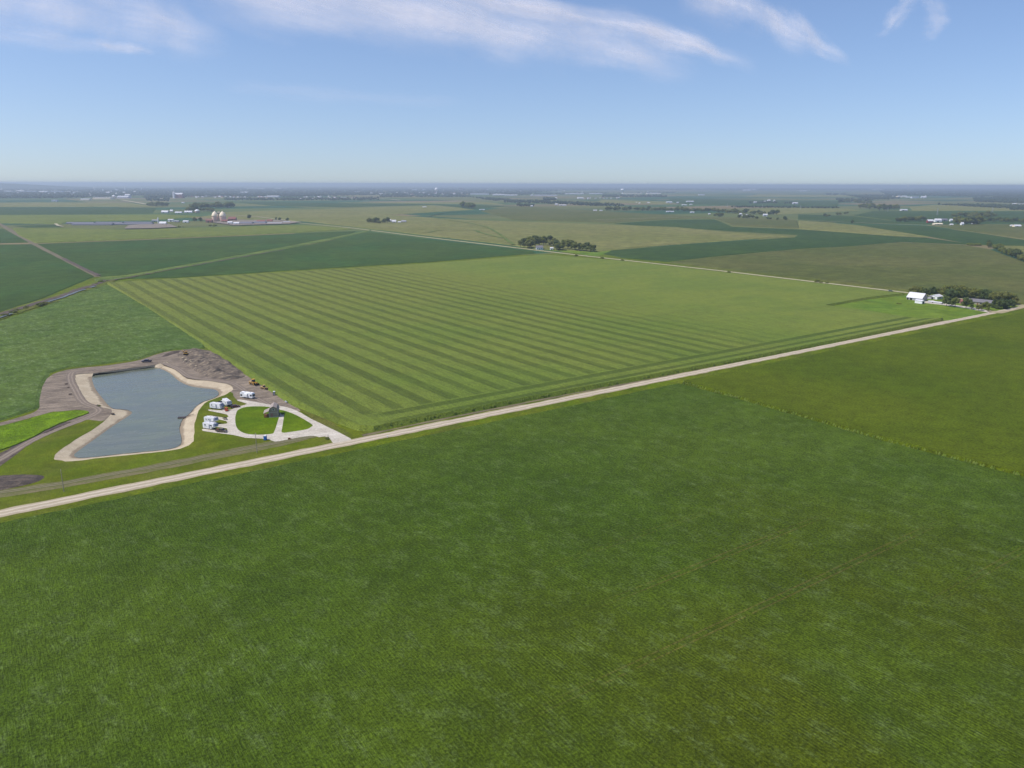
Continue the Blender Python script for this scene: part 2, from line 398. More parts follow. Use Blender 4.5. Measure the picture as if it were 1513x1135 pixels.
sheet('pond_water', [(x + (x - -185) * .006, y + (y - 425) * .006) for x, y in water_lp], WZ, M['water'], label='calm grey blue water of the dug pond', kind='structure')

# ------------------------------------------------------------------ the two gravel roads
r1 = [at(-260, 811), at(0, 759), at(540, 649.5), at(1100, 536.2), at(1513, 453), at(1700, 416)]
def roadstrip(name, line, w, z, mat, lab, **k): return strip(name, resample(line, 5), w, z, mat, .12, .55, label=lab, kind='structure', **k)
roadstrip('gravel_road', r1, 8.2, .10, M['gravel_road'], 'pale gravel road running from the lower left past the farmstead')
r2 = [at(440, 329.3), at(520, 337), at(634, 351.2), at(745, 364.2), at(800, 370.6), at(854, 377), at(1063, 400), at(1340, 432.5), at(1515, 452.5)]
roadstrip('far_gravel_road', r2, 7.5, .10, M['far_road'], 'narrow gravel road behind the striped corn field')
sheet('rough_grass', atl([(-900, 1400), (-900, 560), (150, 400), (900, 372), (1800, 400), (2300, 1400)]), .012, M['verge'], [sand_lp], label='rough green grass on the field margins', cat='grass', kind='stuff')
strip('verge', resample(r1, 15), 22, .03, M['verge'], 0, .5, label='green grass verge along both sides of the gravel road', cat='grass', kind='stuff')
strip('far_verge', resample(r2, 15), 20, .02, M['verge_dry'], 0, .5, label='dry grass verge along the narrow road behind the corn', cat='grass', kind='stuff')

# ------------------------------------------------------------------ pond site: grass, earth, gravel loop
site = atl([(-150, 800), (0, 768), (300, 705), (500, 668), (520, 642), (437, 596), (371, 553), (305, 508), (250, 512), (100, 540), (60, 575), (50, 606), (0, 628), (-150, 660)])
sheet('pond_grass', dens(site, 10, .4), .05, M['grass'], [sand_lp], label='mown olive green grass round the pond', cat='grass', kind='stuff')
wildp = smooth_loop(atl([(-120, 662), (0, 631), (40, 621), (74, 611), (100, 608.5), (123, 607.6), (130, 611), (98.7, 622.5), (67, 637), (35, 653), (0, 666), (-120, 705)]), 3)
slab('wild_grass', wildp, .5, M['wild'], .5, 4, label='bright green patch of rough grass beside the dirt track', cat='grass', kind='stuff')
edge = atl([(296, 505), (371, 551), (437, 594), (517, 640), (500, 648), (445, 607), (402, 577), (371, 556), (345, 538), (318, 520), (300, 517)])
sheet('weedy_strip', dens(edge, 6, .5), .12, M['verge_dry'], label='yellow green weedy strip between the bare earth and the corn', cat='grass', kind='stuff')
dirt_px = [(58, 592), (62, 572), (72, 557), (100, 546.5), (150, 541), (200, 534), (228, 525), (255, 518.5), (300, 517), (318, 521), (335, 531), (352, 547), (373, 557), (402, 577), (424, 594), (445, 607), (428, 606), (411, 601), (395, 599), (366, 596.5), (350, 591), (344, 582), (338, 577), (325, 570), (300, 563), (268, 555), (248, 542), (231, 546), (170, 554), (141, 558), (125, 562), (128, 580), (140, 598), (155, 603), (178, 607), (164, 614), (150, 622.5), (132, 620.5), (108, 624), (98, 622), (128, 611), (120, 606), (90, 608), (74, 609.5), (40, 619), (0, 630), (-60, 646), (-60, 641), (0, 625), (35, 615), (56, 606)]
sheet('bare_earth', jitter(smooth_loop(atl(dirt_px), 3), .4), .09, M['dirt'], [sand_lp], label='grey brown bare earth graded round the pond head', kind='structure')
sheet('dark_earth', jitter(smooth_loop(atl([(-60, 690), (0, 670), (28, 655), (60, 640), (98, 622), (100, 625), (66, 642), (36, 662), (0, 690), (-60, 720)]), 3), .4), .085, M['dirt_dark'], label='dark soil shoulder of the dirt track', kind='structure')
tr = smooth_loop(atl([(-60, 712), (0, 679), (20, 667), (50, 650), (85, 634.5), (120, 621.5), (139, 612.5), (146, 606.5), (139, 601.5), (126, 596.5), (118, 589), (111, 576), (104.5, 563), (104.5, 553.5), (113, 548.5), (150, 543.5), (200, 535), (232, 527), (262, 520)]), 5, False)
strip('dirt_track', tr, 4.6, .13, M['track'], .0, .2, label='two wheeled dirt track winding round the pond', kind='structure')
tr2 = smooth_loop(atl([(240, 536), (262, 545), (280, 557), (310, 561.5), (338, 565), (352, 571), (370, 584), (390, 595), (402, 602)]), 5, False)
strip('dirt_track', tr2, 4.4, .13, M['track'], .0, .2, label='dirt track below the spoil heap to the gravel loop', kind='structure')
tr3 = atl([(-120, 752), (0, 728), (93, 714.5), (125, 708), (214, 692.5), (321, 671.5), (421, 652.5), (466, 645)])
sheet('bare_strip', dens(atl([(-60, 748), (0, 736), (93, 721), (214, 699), (321, 678), (399, 663), (455, 650), (466, 644), (430, 649), (399, 652), (321, 668), (214, 689), (93, 711), (0, 724), (-60, 734)]), 6, .6), .08, earth('thin_grass_soil', S(122, 118, 78), S(110, 112, 66), S(134, 122, 94), .1), label='thin brownish ground under the field track', kind='structure')
strip('field_track', resample(tr3, 6), 4.2, .12, M['track_grass'], 0, .3, label='faint two wheeled track through the grass beside the gravel road', kind='structure')
g_out = [(520, 651), (512, 645), (500, 639), (483, 630.5), (462, 620.5), (445, 610.5), (428.7, 603.4), (412, 600), (395.7, 597.8), (379, 594.5), (359, 591.3), (352.5, 590.8), (351, 592.5), (365, 597), (356, 600), (346, 603.6), (338, 606), (325, 601.5), (322, 603.5), (330, 607), (310, 605.5), (309.5, 607.5), (335, 612.9), (334.2, 617.8), (312, 614.5), (305, 615.5), (309, 617.5), (322, 620), (334, 622.6), (334.5, 626.5), (320, 627), (306, 626.5), (304, 629), (322, 631.5), (335, 633.5), (334.5, 638.5), (318, 635.5), (301, 634), (300, 637), (319.7, 640), (346, 643.5), (362.6, 647.2), (386, 648.5), (399, 650.5), (407, 653), (422, 650.5), (445, 646.5), (463, 644.3), (471.7, 646.5), (480, 645.3), (488, 649.3), (492, 655), (505, 656)]
isl1 = [(348.6, 613), (351, 607), (359, 602.8), (372.5, 601), (395.7, 601.4), (412, 604.5), (414, 610), (410.5, 622.6), (405.6, 637.5), (400.6, 641.6), (379, 642.8), (362.6, 641), (352.7, 635.8), (348.6, 629), (347.6, 619)]
isl2 = [(413, 606), (428.7, 610), (445, 617.7), (461, 627.6), (460, 631), (452, 635), (428.7, 638.8), (416.8, 639.5), (417, 632.5), (419.6, 614), (416, 613)]
g1 = jitter(smooth_loop(atl(g_out), 2), .12); i1 = smooth_loop(atl(isl1), 4); i2 = smooth_loop(atl(isl2), 3)
sheet('gravel_drive', g1, .15, M['gravel'], [], label='pale gravel loop drive with parking pads by the pond', kind='structure')
sheet('lawn', i1, .17, M['lawn'], label='oval green lawn inside the gravel loop beside the cabin', cat='grass', kind='stuff')
sheet('lawn', i2, .172, M['lawn'], label='pointed green lawn on the road side of the cabin', cat='grass', kind='stuff')

# spoil heaps: real relief
def mound(name, px, h, res, mat, lump=.35, seed=0, **tg):
    lp = smooth_loop(atl(px), 3); xs = [p[0] for p in lp]; ys = [p[1] for p in lp]
    ex = []
    A = np.array(lp); B = np.roll(A, -1, 0)
    def dbd(x, y):
        P = np.array((x, y)); d = B - A; t = np.clip(((P - A) * d).sum(1) / np.maximum((d * d).sum(1), 1e-9), 0, 1)
        return np.sqrt((((A + d * t[:, None]) - P) ** 2).sum(1)).min()
    x = min(xs)
    while x < max(xs):
        y = min(ys)
        while y < max(ys):
            p = (x + U(-.3, .3) * res, y + U(-.3, .3) * res)
            if inpoly(p, lp) and dbd(*p) > res * .4: ex.append(p)
            y += res
        x += res
    v, f, _ = cdt(lp, (), ex)
    vs = []
    for p in v:
        d = dbd(p.x, p.y); q = 1 - math.exp(-d / (h * 1.3))
        nz = mnoise.fractal(Vector((p.x * .09 + seed, p.y * .09, 0)), 1.0, 2.0, 4)
        n2 = mnoise.noise(Vector((p.x * .5, p.y * .5, seed)))
        vs.append((p.x, p.y, .1 + max(0, h * q * (.75 + lump * nz * 1.6) + n2 * .35 * q) if d > .05 else .02))
    o = link(name, mesh_from(name, vs, f, mat)); tag(o, **tg); return o
mound('spoil_heap', [(262, 523), (275, 519), (300, 518), (318, 523), (338, 534), (360, 551), (362, 557), (345, 561), (318, 560), (296, 553), (277, 541), (266, 531)], 2.6, 1.5, M['dirt_clod'], .6, 3, label='big lumpy grey brown spoil heap beside the corn', cat='earth heap')
mound('spoil_heap', [(238, 527.5), (246, 522.5), (256, 519.8), (270, 518.6), (268, 521), (256, 523.5), (246, 527)], 1.3, 1.2, M['dirt_dark'], .5, 9, label='low dark soil berm behind the blue truck', cat='earth heap')
mound('spoil_heap', [(-40, 706), (0, 703), (30, 701.5), (55, 702), (66, 704.5), (58, 711), (38, 717), (15, 722), (0, 725), (-40, 732)], 1.5, 1.3, M['dirt_dark'], .3, 5, label='grey topsoil pile on the grass at the left edge', cat='earth heap')
mound('spoil_heap', [(62, 640), (80, 632), (100, 624.5), (108, 621.5), (100, 627), (80, 635.5), (66, 641.5)], .8, 1.2, M['dirt_dark'], .3, 12, label='narrow dark soil ridge beside the dirt track', cat='earth heap')
# lumps of clay and stones on the earth
for i, (x, y) in enumerate([(271, 532.5), (275, 536), (283, 538.5), (290, 544.5), (282, 536.5), (101, 573), (104, 583), (98, 568), (145, 600), (166.5, 612)]):
    p = at(x, y); s = U(.6, 1.0); b = bmesh.new(); bmesh.ops.create_icosphere(b, subdivisions=2, radius=1)
    for vv in b.verts: vv.co = vv.co * (1 + .35 * mnoise.noise(vv.co * 1.7 + Vector((i * 5, 0, 0)))); vv.co.z *= .6; vv.co *= s
    me = bpy.data.meshes.new('clod'); b.to_mesh(me); b.free()
    me.materials.append(M['sand'] if i < 5 else M['dirt_dark'])
    o = link('clod', me); zz = 1.9 if i < 5 else .2; o.location = (p[0], p[1], zz)
    tag(o, 'pale clay lump lying on the flank of the big spoil heap' if i < 5 else 'dark soil clod at the edge of the track left of the pond', 'clod', 'clay lumps on the spoil heap' if i < 5 else 'soil clods by the pond track')

# ------------------------------------------------------------------ crops
def seed_corn():
    """seed corn: darker tassel rows between lighter detasselled bands, end rows round the edge"""
    t = NT('seed_corn', .8, .15)
    c = t.coords(-GA); sx = t.n.new('ShaderNodeSeparateXYZ'); t.L(c, sx.inputs[0])
    u, v = sx.outputs[0], sx.outputs[1]
    wob = t.math('MULTIPLY', t.math('SUBTRACT', t.noise(c, .35, 3, .7), .5), 2.2)
    vv = t.math('ADD', t.math('SUBTRACT', v, t.math('MULTIPLY', u, .016)), wob)
    uu = t.math('ADD', t.math('ADD', u, t.math('MULTIPLY', t.math('SUBTRACT', v, 400), .0065)), t.math('MULTIPLY', wob, .8))
    ph = t.math('ABSOLUTE', t.math('SUBTRACT', t.math('FRACT', t.math('DIVIDE', t.math('SUBTRACT', uu, 162.6 - 8.85), 17.5)), .5))
    wn = t.n.new('ShaderNodeTexWhiteNoise'); wn.noise_dimensions = '1D'; t.L(t.math('FLOOR', t.math('DIVIDE', t.math('SUBTRACT', uu, 162.6 - 8.75), 17.5)), wn.inputs['W'])
    edg = t.math('ADD', .175, t.math('MULTIPLY', wn.outputs['Value'], .05))
    st = t.ramp(t.math('SUBTRACT', ph, edg), -.05, .05, 1, 0)
    st = t.math('MULTIPLY', st, t.math('ADD', .78, t.math('MULTIPLY', wn.outputs['Value'], .22)))
    st = t.math('MULTIPLY', st, t.ramp(t.noise(t.coords(-GA, (1, .12, 1)), .12, 4, .7), .3, .6, .72, 1))
    big = t.noise(c, .01, 4, .6)
    st = t.math('MULTIPLY', st, t.ramp(uu, 440, 570, 1, .0))
    st = t.math('MULTIPLY', st, t.ramp(vv, 359, 361.5, 0, 1))
    # end rows along the road and along the pond side
    def band(x, a, b): return t.math('MULTIPLY', t.ramp(x, a - .8, a + .8, 0, 1), t.ramp(x, b - .8, b + .8, 1, 0))
    h1 = t.math('MAXIMUM', band(vv, 352, 358.5), band(vv, 340, 344.5))
    h1 = t.math('MULTIPLY', h1, t.ramp(u, 155, 175, 0, 1))
    h2 = t.math('MULTIPLY', band(uu, 145.5, 149), t.ramp(vv, 350, 366, 0, 1))
    h2 = t.math('MULTIPLY', h2, .7)
    mask = t.math('MAXIMUM', t.math('MAXIMUM', st, h1), h2)
    l = t.mix(t.ramp(big, .35, .65), S(108, 127, 40), S(118, 131, 46))
    d = t.mix(t.ramp(big, .35, .65), S(84, 102, 26), S(90, 102, 30))
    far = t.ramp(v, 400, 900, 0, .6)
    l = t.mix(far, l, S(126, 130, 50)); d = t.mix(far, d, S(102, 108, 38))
    plainc = t.mix(t.ramp(big, .4, .6), S(122, 134, 48), S(112, 128, 44))
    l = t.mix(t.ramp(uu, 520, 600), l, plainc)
    col = t.mix(mask, l, d)
    g = t.noise(c, 1.1, 4, .75); g2 = t.noise(t.coords(-GA, (1, .15, 1)), .5, 3, .6); s3 = t.noise(t.coords(-GA, (.1, 1, 1)), .08, 3, .6)
    k = t.math('MULTIPLY', t.ramp(g, .25, .75, .62, 1.38), t.ramp(g2, .3, .7, .86, 1.14)); k = t.math('MULTIPLY', k, t.ramp(s3, .3, .7, .94, 1.05))
    t.bump(t.math('SUBTRACT', g, t.math('MULTIPLY', mask, .6)), .7, .8)
    return t.done(t.scale(col, k))
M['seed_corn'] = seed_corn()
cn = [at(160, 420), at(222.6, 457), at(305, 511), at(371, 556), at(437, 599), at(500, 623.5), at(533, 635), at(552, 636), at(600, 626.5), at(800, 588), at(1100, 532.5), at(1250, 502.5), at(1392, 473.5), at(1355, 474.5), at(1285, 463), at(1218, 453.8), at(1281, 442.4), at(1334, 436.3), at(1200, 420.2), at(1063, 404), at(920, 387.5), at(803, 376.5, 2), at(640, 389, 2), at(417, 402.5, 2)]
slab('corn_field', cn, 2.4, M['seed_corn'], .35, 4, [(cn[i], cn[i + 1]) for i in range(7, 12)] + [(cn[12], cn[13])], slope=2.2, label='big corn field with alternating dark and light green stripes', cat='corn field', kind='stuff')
sn = [at(-700, 917), at(0, 775.5), at(300, 713.5), at(560, 660), at(800, 610.5), at(1002, 568), at(1068, 585), at(1183, 618), at(1305, 653.5), at(1513, 707.5), at(2100, 870), at(2600, 1700), at(-900, 1700)]
slab('soybean_field', sn, .75, M['soy_near'], .35, 5, [(sn[i], sn[i + 1]) for i in range(1, 5)], label='vast dark green soybean field filling the foreground', cat='soybean field', kind='stuff')
rc = [at(1010, 567.5), at(1100, 549), at(1300, 507.5), at(1513, 464), at(1800, 407), at(2600, 520), at(2600, 1100), at(2100, 868), at(1513, 706.5), at(1305, 652.5), at(1183, 617), at(1068, 584)]
slab('corn_field', rc, 2.3, M['corn_right'], .4, 5, [(rc[i], rc[i + 1]) for i in (7, 8, 9, 10)] + [(rc[11], rc[0])], label='olive green tasselled corn field on the right beyond the soybeans', cat='corn field', kind='stuff')
sheet('weedy_strip', dens(atl([(1000, 566), (1068, 583), (1183, 616), (1305, 651), (1513, 705), (2100, 868), (2100, 876), (1513, 711), (1305, 656), (1183, 620), (1068, 587.5), (1000, 570)]), 5, .5), .3, M['verge_dry'], label='yellow green weedy line between the soybeans and the right corn field', cat='grass', kind='stuff')
# dirt margin between corn and road
strip('field_margin', resample([at(536, 644), at(600, 630.5), at(800, 590.5), at(1100, 534.3), at(1400, 473.5)], 8), 2.6, .07, M['brown_strip'], 0, .7, label='strip of bare soil between the striped corn and the road', kind='structure')
def fld(px, mat, h, lab, cat, **k):
    return slab(k.pop('nm', cat.replace(' ', '_')), atl(px, 0), h if h < 1 else 1.5, M[mat], .6, 25, slope=2.5 if h < 1 else 5, label=lab, cat=cat, kind='stuff')
fld([(-500, 560), (0, 476), (62, 455), (112, 436), (150, 424), (158, 421), (222, 457), (296, 505), (300, 515), (255, 516.5), (228, 522), (200, 531), (150, 538), (98, 543), (68, 552), (58, 572), (52, 590), (52, 604), (0, 620), (-500, 760)], 'soy_mid', .75, 'pale green soybean field left of the pond and the striped corn', 'soybean field')
fld([(-700, 445), (0, 362), (46, 361.5), (80, 379), (116, 398), (138, 409), (120, 416), (60, 441), (0, 462), (-700, 600)], 'soy_dark', .75, 'dark green soybean field between the creek and the brown lane at left', 'soybean field')
fld([(-700, 360), (0, 339), (3, 338), (42, 358.5), (0, 359.5), (-700, 430)], 'soy_dark', .75, 'small far dark field at the left edge above the lane corner', 'soybean field')
fld([(56, 361), (200, 355.5), (300, 351.5), (420, 346.5), (525, 342), (520, 344.5), (480, 352.8), (417, 365.3), (300, 386.3), (186, 406.8), (150, 409), (120, 394.5), (88, 377)], 'soy_dark', .75, 'dark green soybean field above the pale grass waterway', 'soybean field')
fld([(190, 412.2), (300, 391), (417, 370.2), (480, 357.6), (545, 343.4), (634, 354.5), (740, 366.5), (785, 371.5), (790, 374.5), (640, 387), (417, 400.5), (260, 410.5)], 'soy_dark', .75, 'dark green soybean field between the waterway and the striped corn', 'soybean field')
fld([(30, 348), (22, 338), (100, 337.5), (180, 340.5), (300, 337), (440, 333), (500, 336.5), (520, 339), (420, 345), (300, 350), (55, 359.5)], 'corn_green', 2.0, 'light olive corn strip below the long grey roofs', 'corn field')
fld([(40, 336.5), (20, 334), (82, 332.5), (90, 336.2)], 'soy_teal', .7, 'small green field left of the long grey roofs', 'soybean field')
fld([(-600, 338), (0, 330), (90, 331), (97, 328), (230, 325.5), (300, 320), (240, 317.5), (100, 318), (0, 318.5), (-600, 324)], 'corn_green', 2.0, 'faintly striped light field beyond the grey roofs', 'corn field')
fld([(-600, 318), (0, 317.5), (150, 316.8), (225, 315.5), (230, 307), (120, 306.8), (0, 307), (-600, 309)], 'soy_teal', .7, 'blue green far field at left below the town', 'soybean field')
fld([(-600, 307), (0, 306), (230, 305.5), (190, 300), (60, 299.5), (0, 300), (-600, 300)], 'corn_tan', 2.0, 'tan far field below the town at left', 'corn field')
fld([(300, 321), (330, 314), (640, 304), (700, 310), (570, 318), (700, 326), (860, 331), (1000, 336.5), (1080, 344.5), (1165, 349.5), (1040, 358.5), (960, 364), (903, 369.5), (884, 372), (800, 368.5), (745, 361), (634, 348.3), (520, 334.5), (445, 326.7), (380, 325)], 'corn_tan', 2.1, 'wide tan corn field behind the narrow road', 'corn field')
fld([(712, 312), (760, 305), (890, 312.5), (1050, 321.5), (1140, 322.5), (1175, 325.5), (1180, 338), (1085, 334), (1070, 327.5), (1055, 323), (990, 323.5), (904, 329.3), (760, 325)], 'corn_olive', 2.0, 'olive tan field below the far tree line', 'corn field')
fld([(908, 330.5), (990, 325), (1055, 324.5), (1066, 329), (1081, 335.5), (1180, 339.5), (1321, 349.5), (1367, 351.5), (1440, 362), (1422, 361.2), (1330, 357.7), (1257, 363.7), (1180, 367.6), (1046, 380), (985, 387), (922, 381.5), (893, 375), (905, 370.5), (955, 366.5), (1040, 360), (1175, 351.2), (1180, 347.5), (1090, 342.5), (1003, 336.5), (940, 333)], 'soy_teal', .7, 'blue green soybean field running out behind the narrow road', 'soybean field')
fld([(1182, 326.5), (1263, 333), (1371, 350.3), (1321, 348.5), (1182, 338.3)], 'corn_tan', 2.0, 'pale tan wedge of corn at right', 'corn field')
fld([(1266, 332.5), (1363, 334), (1440, 344), (1580, 365), (1484, 362.8), (1440, 361.8), (1375, 350)], 'soy_teal', .7, 'teal soybean field left of the hedge at the right edge', 'soybean field')
fld([(1370, 333), (1450, 331.5), (1600, 333), (1700, 372), (1590, 364), (1513, 353), (1440, 343)], 'corn_olive', 2.0, 'tan field below the far farm at the right edge', 'corn field')
fld([(1488, 364), (1600, 368), (1800, 400), (1700, 408), (1540, 386), (1513, 378), (1470, 365)], 'corn_tan', 2.0, 'tan field beyond the hedge at the right edge', 'corn field')
fld([(992, 388.5), (1046, 381.5), (1180, 369), (1257, 365), (1330, 359.3), (1422, 363), (1460, 369), (1513, 389), (1700, 410), (1720, 424), (1530, 450.3), (1340, 429.8), (1063, 397.4)], 'corn_olive', 2.1, 'olive brown corn field above the white barn', 'corn field')
fld([(1180, 317), (1260, 319.5), (1330, 328), (1400, 331.5), (1364, 332), (1266, 331), (1180, 325)], 'soy_teal', .7, 'blue green field left of the far right farm', 'soybean field')
fld([(1290, 312), (1345, 312.5), (1600, 313), (1600, 331), (1460, 330), (1400, 330.5), (1330, 327), (1262, 318.5)], 'soy_teal', .7, 'teal field behind the far right farm', 'soybean field')
fld([(1140, 307.5), (1250, 309), (1270, 311), (1180, 316), (1150, 317), (1100, 312)], 'corn_tan', 2.0, 'tan strip above the far tree line at right', 'corn field')
fld([(1345, 306), (1380, 303), (1600, 306), (1600, 311.5), (1350, 311.5)], 'corn_tan', 2.0, 'tan field beyond the far grove at the right', 'corn field')
fld([(333, 297.5), (500, 300.5), (620, 301.5), (760, 304.5), (700, 308.5), (640, 302.8), (500, 306.5), (400, 304)], 'soy_teal', .7, 'thin blue green field before the town', 'soybean field')
fld([(500, 299.6), (720, 299), (745, 302.5), (620, 300.6)], 'corn_tan', 2.0, 'thin tan field right below the town', 'corn field')
fld([(985, 293), (1240, 297.5), (1235, 307.5), (1140, 306), (1000, 301)], 'soy_teal', .7, 'blue green far field below the white sheds', 'soybean field')
fld([(890, 295.5), (985, 298), (990, 302), (880, 299)], 'corn_tan', 2.0, 'tan far field left of the white sheds', 'corn field')
fld([(1120, 287.5), (1300, 288.5), (1330, 291), (1100, 291)], 'corn_tan', 2.0, 'reddish tan far strip near the horizon at right', 'corn field')
sheet('farm_lawn', dens(atl([(1218, 454), (1281, 442.6), (1334, 436.5), (1370, 432), (1420, 437), (1500, 447), (1508, 452.5), (1461, 463.5), (1420, 471.5), (1392, 474.8), (1355, 475)]), 8, .4), .16, M['farm_lawn'], label='bright green lawn round the white barn', cat='grass', kind='stuff')
sheet('farm_lawn', dens(atl([(765, 366), (800, 364), (870, 370), (903, 370), (900, 374), (880, 379.5), (854, 375.3), (800, 368.5)]), 8, .4), .17, M['farm_lawn'], label='bright green yard of the farmstead on the narrow road', cat='grass', kind='stuff')
# grassed waterway and lane, creek
slab('grass_waterway', atl([(140, 413), (150, 410), (186, 407.5), (300, 387), (417, 366), (480, 353.5), (548, 340.3), (545, 342), (480, 356.6), (417, 369), (300, 389.8), (186, 411), (158, 417), (146, 417)]), .9, M['waterway'], 1.0, 12, slope=2, label='pale green grassed waterway curving between dark fields', cat='grass', kind='stuff')
strip('creek_bank', resample(atl([(150, 417), (186, 411.8), (240, 401.6), (300, 390.6), (360, 380), (420, 369.5)]), 6), 4, 1.0, M['dirt_dark'], .1, 2.2, label='dark weedy creek line under the pale grass waterway', kind='structure')
ln = atl([(-60, 305), (3, 333), (26, 347), (47.6, 359.5), (85, 379.5), (119, 397.5), (144, 409.5)])
strip('field_lane', resample(ln, 15), 12, .25, M['brown_strip'], .3, .8, label='brown field lane running down to the creek at left', kind='structure')
strip('ditch_bank', resample(atl([(94, 382.5), (119, 395.5), (146, 408)]), 10), 6, 1.0, M['dirt_dark'], .3, .8, label='dark bank beside the brown lane', kind='structure')
ck = atl([(-200, 528), (-60, 487), (0, 467), (30, 457), (62, 447.5), (90, 439.5), (115, 429.5), (138, 423), (158, 415)])
strip('creek_bank', resample(ck, 8), 22, .5, M['verge_dry'], .6, 1.5, label='weedy bank along the narrow creek', cat='grass', kind='stuff')
strip('creek_bank', resample(ck[2:], 6), 8, 1.25, M['dirt_dark'], -.1, 1.5, label='bare dark bank of the narrow creek', kind='structure')
strip('creek_water', resample(atl([(-30, 478), (0, 469), (18, 463)], 1.3), 8), 3.2, 1.38, M['creek'], 0, .6, label='short grey reach of creek at the left edge', kind='structure')
strip('creek_water', resample(atl([(70, 446), (92, 439.5), (115, 430.5), (126, 427.5)], 1.3), 8), 3.6, 1.39, M['creek'], 0, .5, label='grey reach of creek between the two bushy ends', kind='structure')
strip('creek_water', resample(atl([(133, 425), (141, 422.8)], 1.3), 5), 3.5, 1.37, M['creek'], 0, .5, label='tiny grey pool of creek beside the junction bushes', kind='structure')
for px_, lab in (([(632, 345), (655, 341), (700, 341.5), (710, 345), (742, 353)], 'curved green swale in the wide tan field'), ([(640, 322), (655, 325), (690, 330), (722, 338), (748, 355), (758, 363)], 'long thin green swale crossing the wide tan field'), ([(632, 321), (660, 314.5), (700, 313)], 'dark thin creek line at the far end of the tan field')):
    l = resample(smooth_loop(atl(px_), 4, False), 15); strip('swale', l, 7, 2.2, M['waterway'] if 'dark' not in lab else M['soy_teal'], .2, 2, label=lab, cat='grass', kind='stuff')
# far lanes seen as pale lines
for a, w, lab in (([(1264, 330), (1340, 333), (1400, 335)], 9, 'pale farm lane in front of the far right farm'), ([(880, 325.8), (1000, 322), (1150, 324), (1264, 330.3)], 5, 'thin farm lane below the far tree line'),
                  ([(330, 318), (380, 321), (444, 329.5)], 9, 'pale road bend right of the domed bins'), ([(180, 296), (200, 299.5), (218, 302.5)], 26, 'pale road curving below the white town sheds'),
                  ([(82, 331.5), (86, 334.5), (93, 335.8)], 9, 'pale lane at the end of the grey roofs'), ([(555, 293.5), (578, 295), (592, 296.5)], 26, 'pale road before the town'), ([(980, 290), (1050, 290.5), (1300, 290.3)], 18, 'thin pale highway on the far plain')):
    strip('far_lane', resample(atl(a), 20), w, 2.4, M['far_road'], 0, .5, label=lab, kind='structure')
sheet('feed_lot', dens(atl([(184, 339), (190, 333.6), (225, 331.5), (250, 332), (262, 336.5), (222, 338.5)]), 10, 1), 2.3, M['lot'], label='bare tan yard beside the sheds at left', kind='structure')
sheet('feed_lot', dens(atl([(312, 329), (345, 326.5), (400, 325.5), (445, 329), (428, 331.5), (345, 334)]), 10, 1), 2.25, M['lot'], label='bare tan yard in front of the domed bins', kind='structure')
sheet('farm_yard', dens(atl([(1362, 446.5), (1378, 444), (1383, 446), (1398, 449), (1440, 455), (1462, 459), (1470, 462), (1462, 462.5), (1430, 456.5), (1390, 450.5), (1366, 448)]), 6, .3), .2, M['gravel'], label='pale gravel drive leading to the white barn', kind='structure')
sheet('farm_yard', dens(atl([(1455, 457), (1463, 459.5), (1478, 460.5), (1500, 457.5), (1508, 452), (1502, 449.5), (1520, 451), (1515, 455), (1480, 463.5), (1462, 462.5)]), 6, .3), .21, M['gravel_road'], label='pale gravel entrance where the drive meets the road', kind='structure')

# ------------------------------------------------------------------ buildings
P_ = dict(white=plain('white_paint', S(236, 236, 236, 1.0), .5, .05), whitem=plain('white_metal_roof', S(212, 210, 214, 1.0), .6, .1), greyroof=plain('grey_shingle', S(128, 124, 128), .9, .15),
          greyw=plain('weathered_white_board', S(186, 184, 186), .8, .12), tanw=plain('tan_siding', S(176, 166, 144), .8, .1), dark=plain('dark_opening', S(34, 32, 36), .8, .1),
          glass=plain('window_glass', S(40, 50, 62), .15, .1, spec=.6), red=plain('red_paint', S(150, 48, 44), .6, .1), brick=plain('pinkish_brick', S(168, 122, 112), .9, .12), redroof=plain('dull_red_roof', S(150, 96, 88), .8, .1),
          blue=plain('blue_grey_roof', S(124, 122, 132), .6, .1), cream=plain('cream_concrete', S(246, 228, 200, 1.0), .8, .08), dome_base=plain('pinkish_cream_concrete', S(228, 190, 174, 1.0), .8, .08), cabin=plain('grey_brown_siding', S(158, 148, 130), .85, .1), cabinroof=plain('taupe_shingle', S(170, 156, 148), .9, .14, 3),
          trim=plain('pale_trim', S(206, 202, 186), .7, .05), wood=plain('brown_wood', S(146, 100, 62), .8, .15), yellow=plain('machine_yellow', S(226, 170, 60), .45, .08), tan=plain('dusty_yellow', S(214, 176, 120), .7, .12),
          black=plain('black_rubber', S(28, 28, 30), .8, .1), navy=plain('navy_paint', S(34, 42, 80), .25, .08), rvstripe=plain('grey_stripe', S(150, 156, 170), .4, .05), maroon=plain('dark_red_paint', S(96, 26, 36), .25, .08),
          orange=plain('orange_red_paint', S(198, 84, 48), .5, .1), silver=plain('silver_metal', S(188, 190, 194), .35, .05, metal=.3), bluep=plain('bright_blue_plastic', S(30, 110, 190), .5, .06), greyp=plain('grey_brown_paint', S(112, 98, 88), .4, .1),
          pole=plain('weathered_pole', S(170, 160, 140), .9, .12), rust=plain('rusty_metal', S(122, 74, 52), .85, .2), deck=plain('dark_wet_wood', S(74, 60, 58), .7, .15), farwhite=plain('pale_far_wall', S(206, 206, 212, 1.0), .7, .04), fargrey=plain('grey_far_wall', S(170, 170, 176), .8, .05))

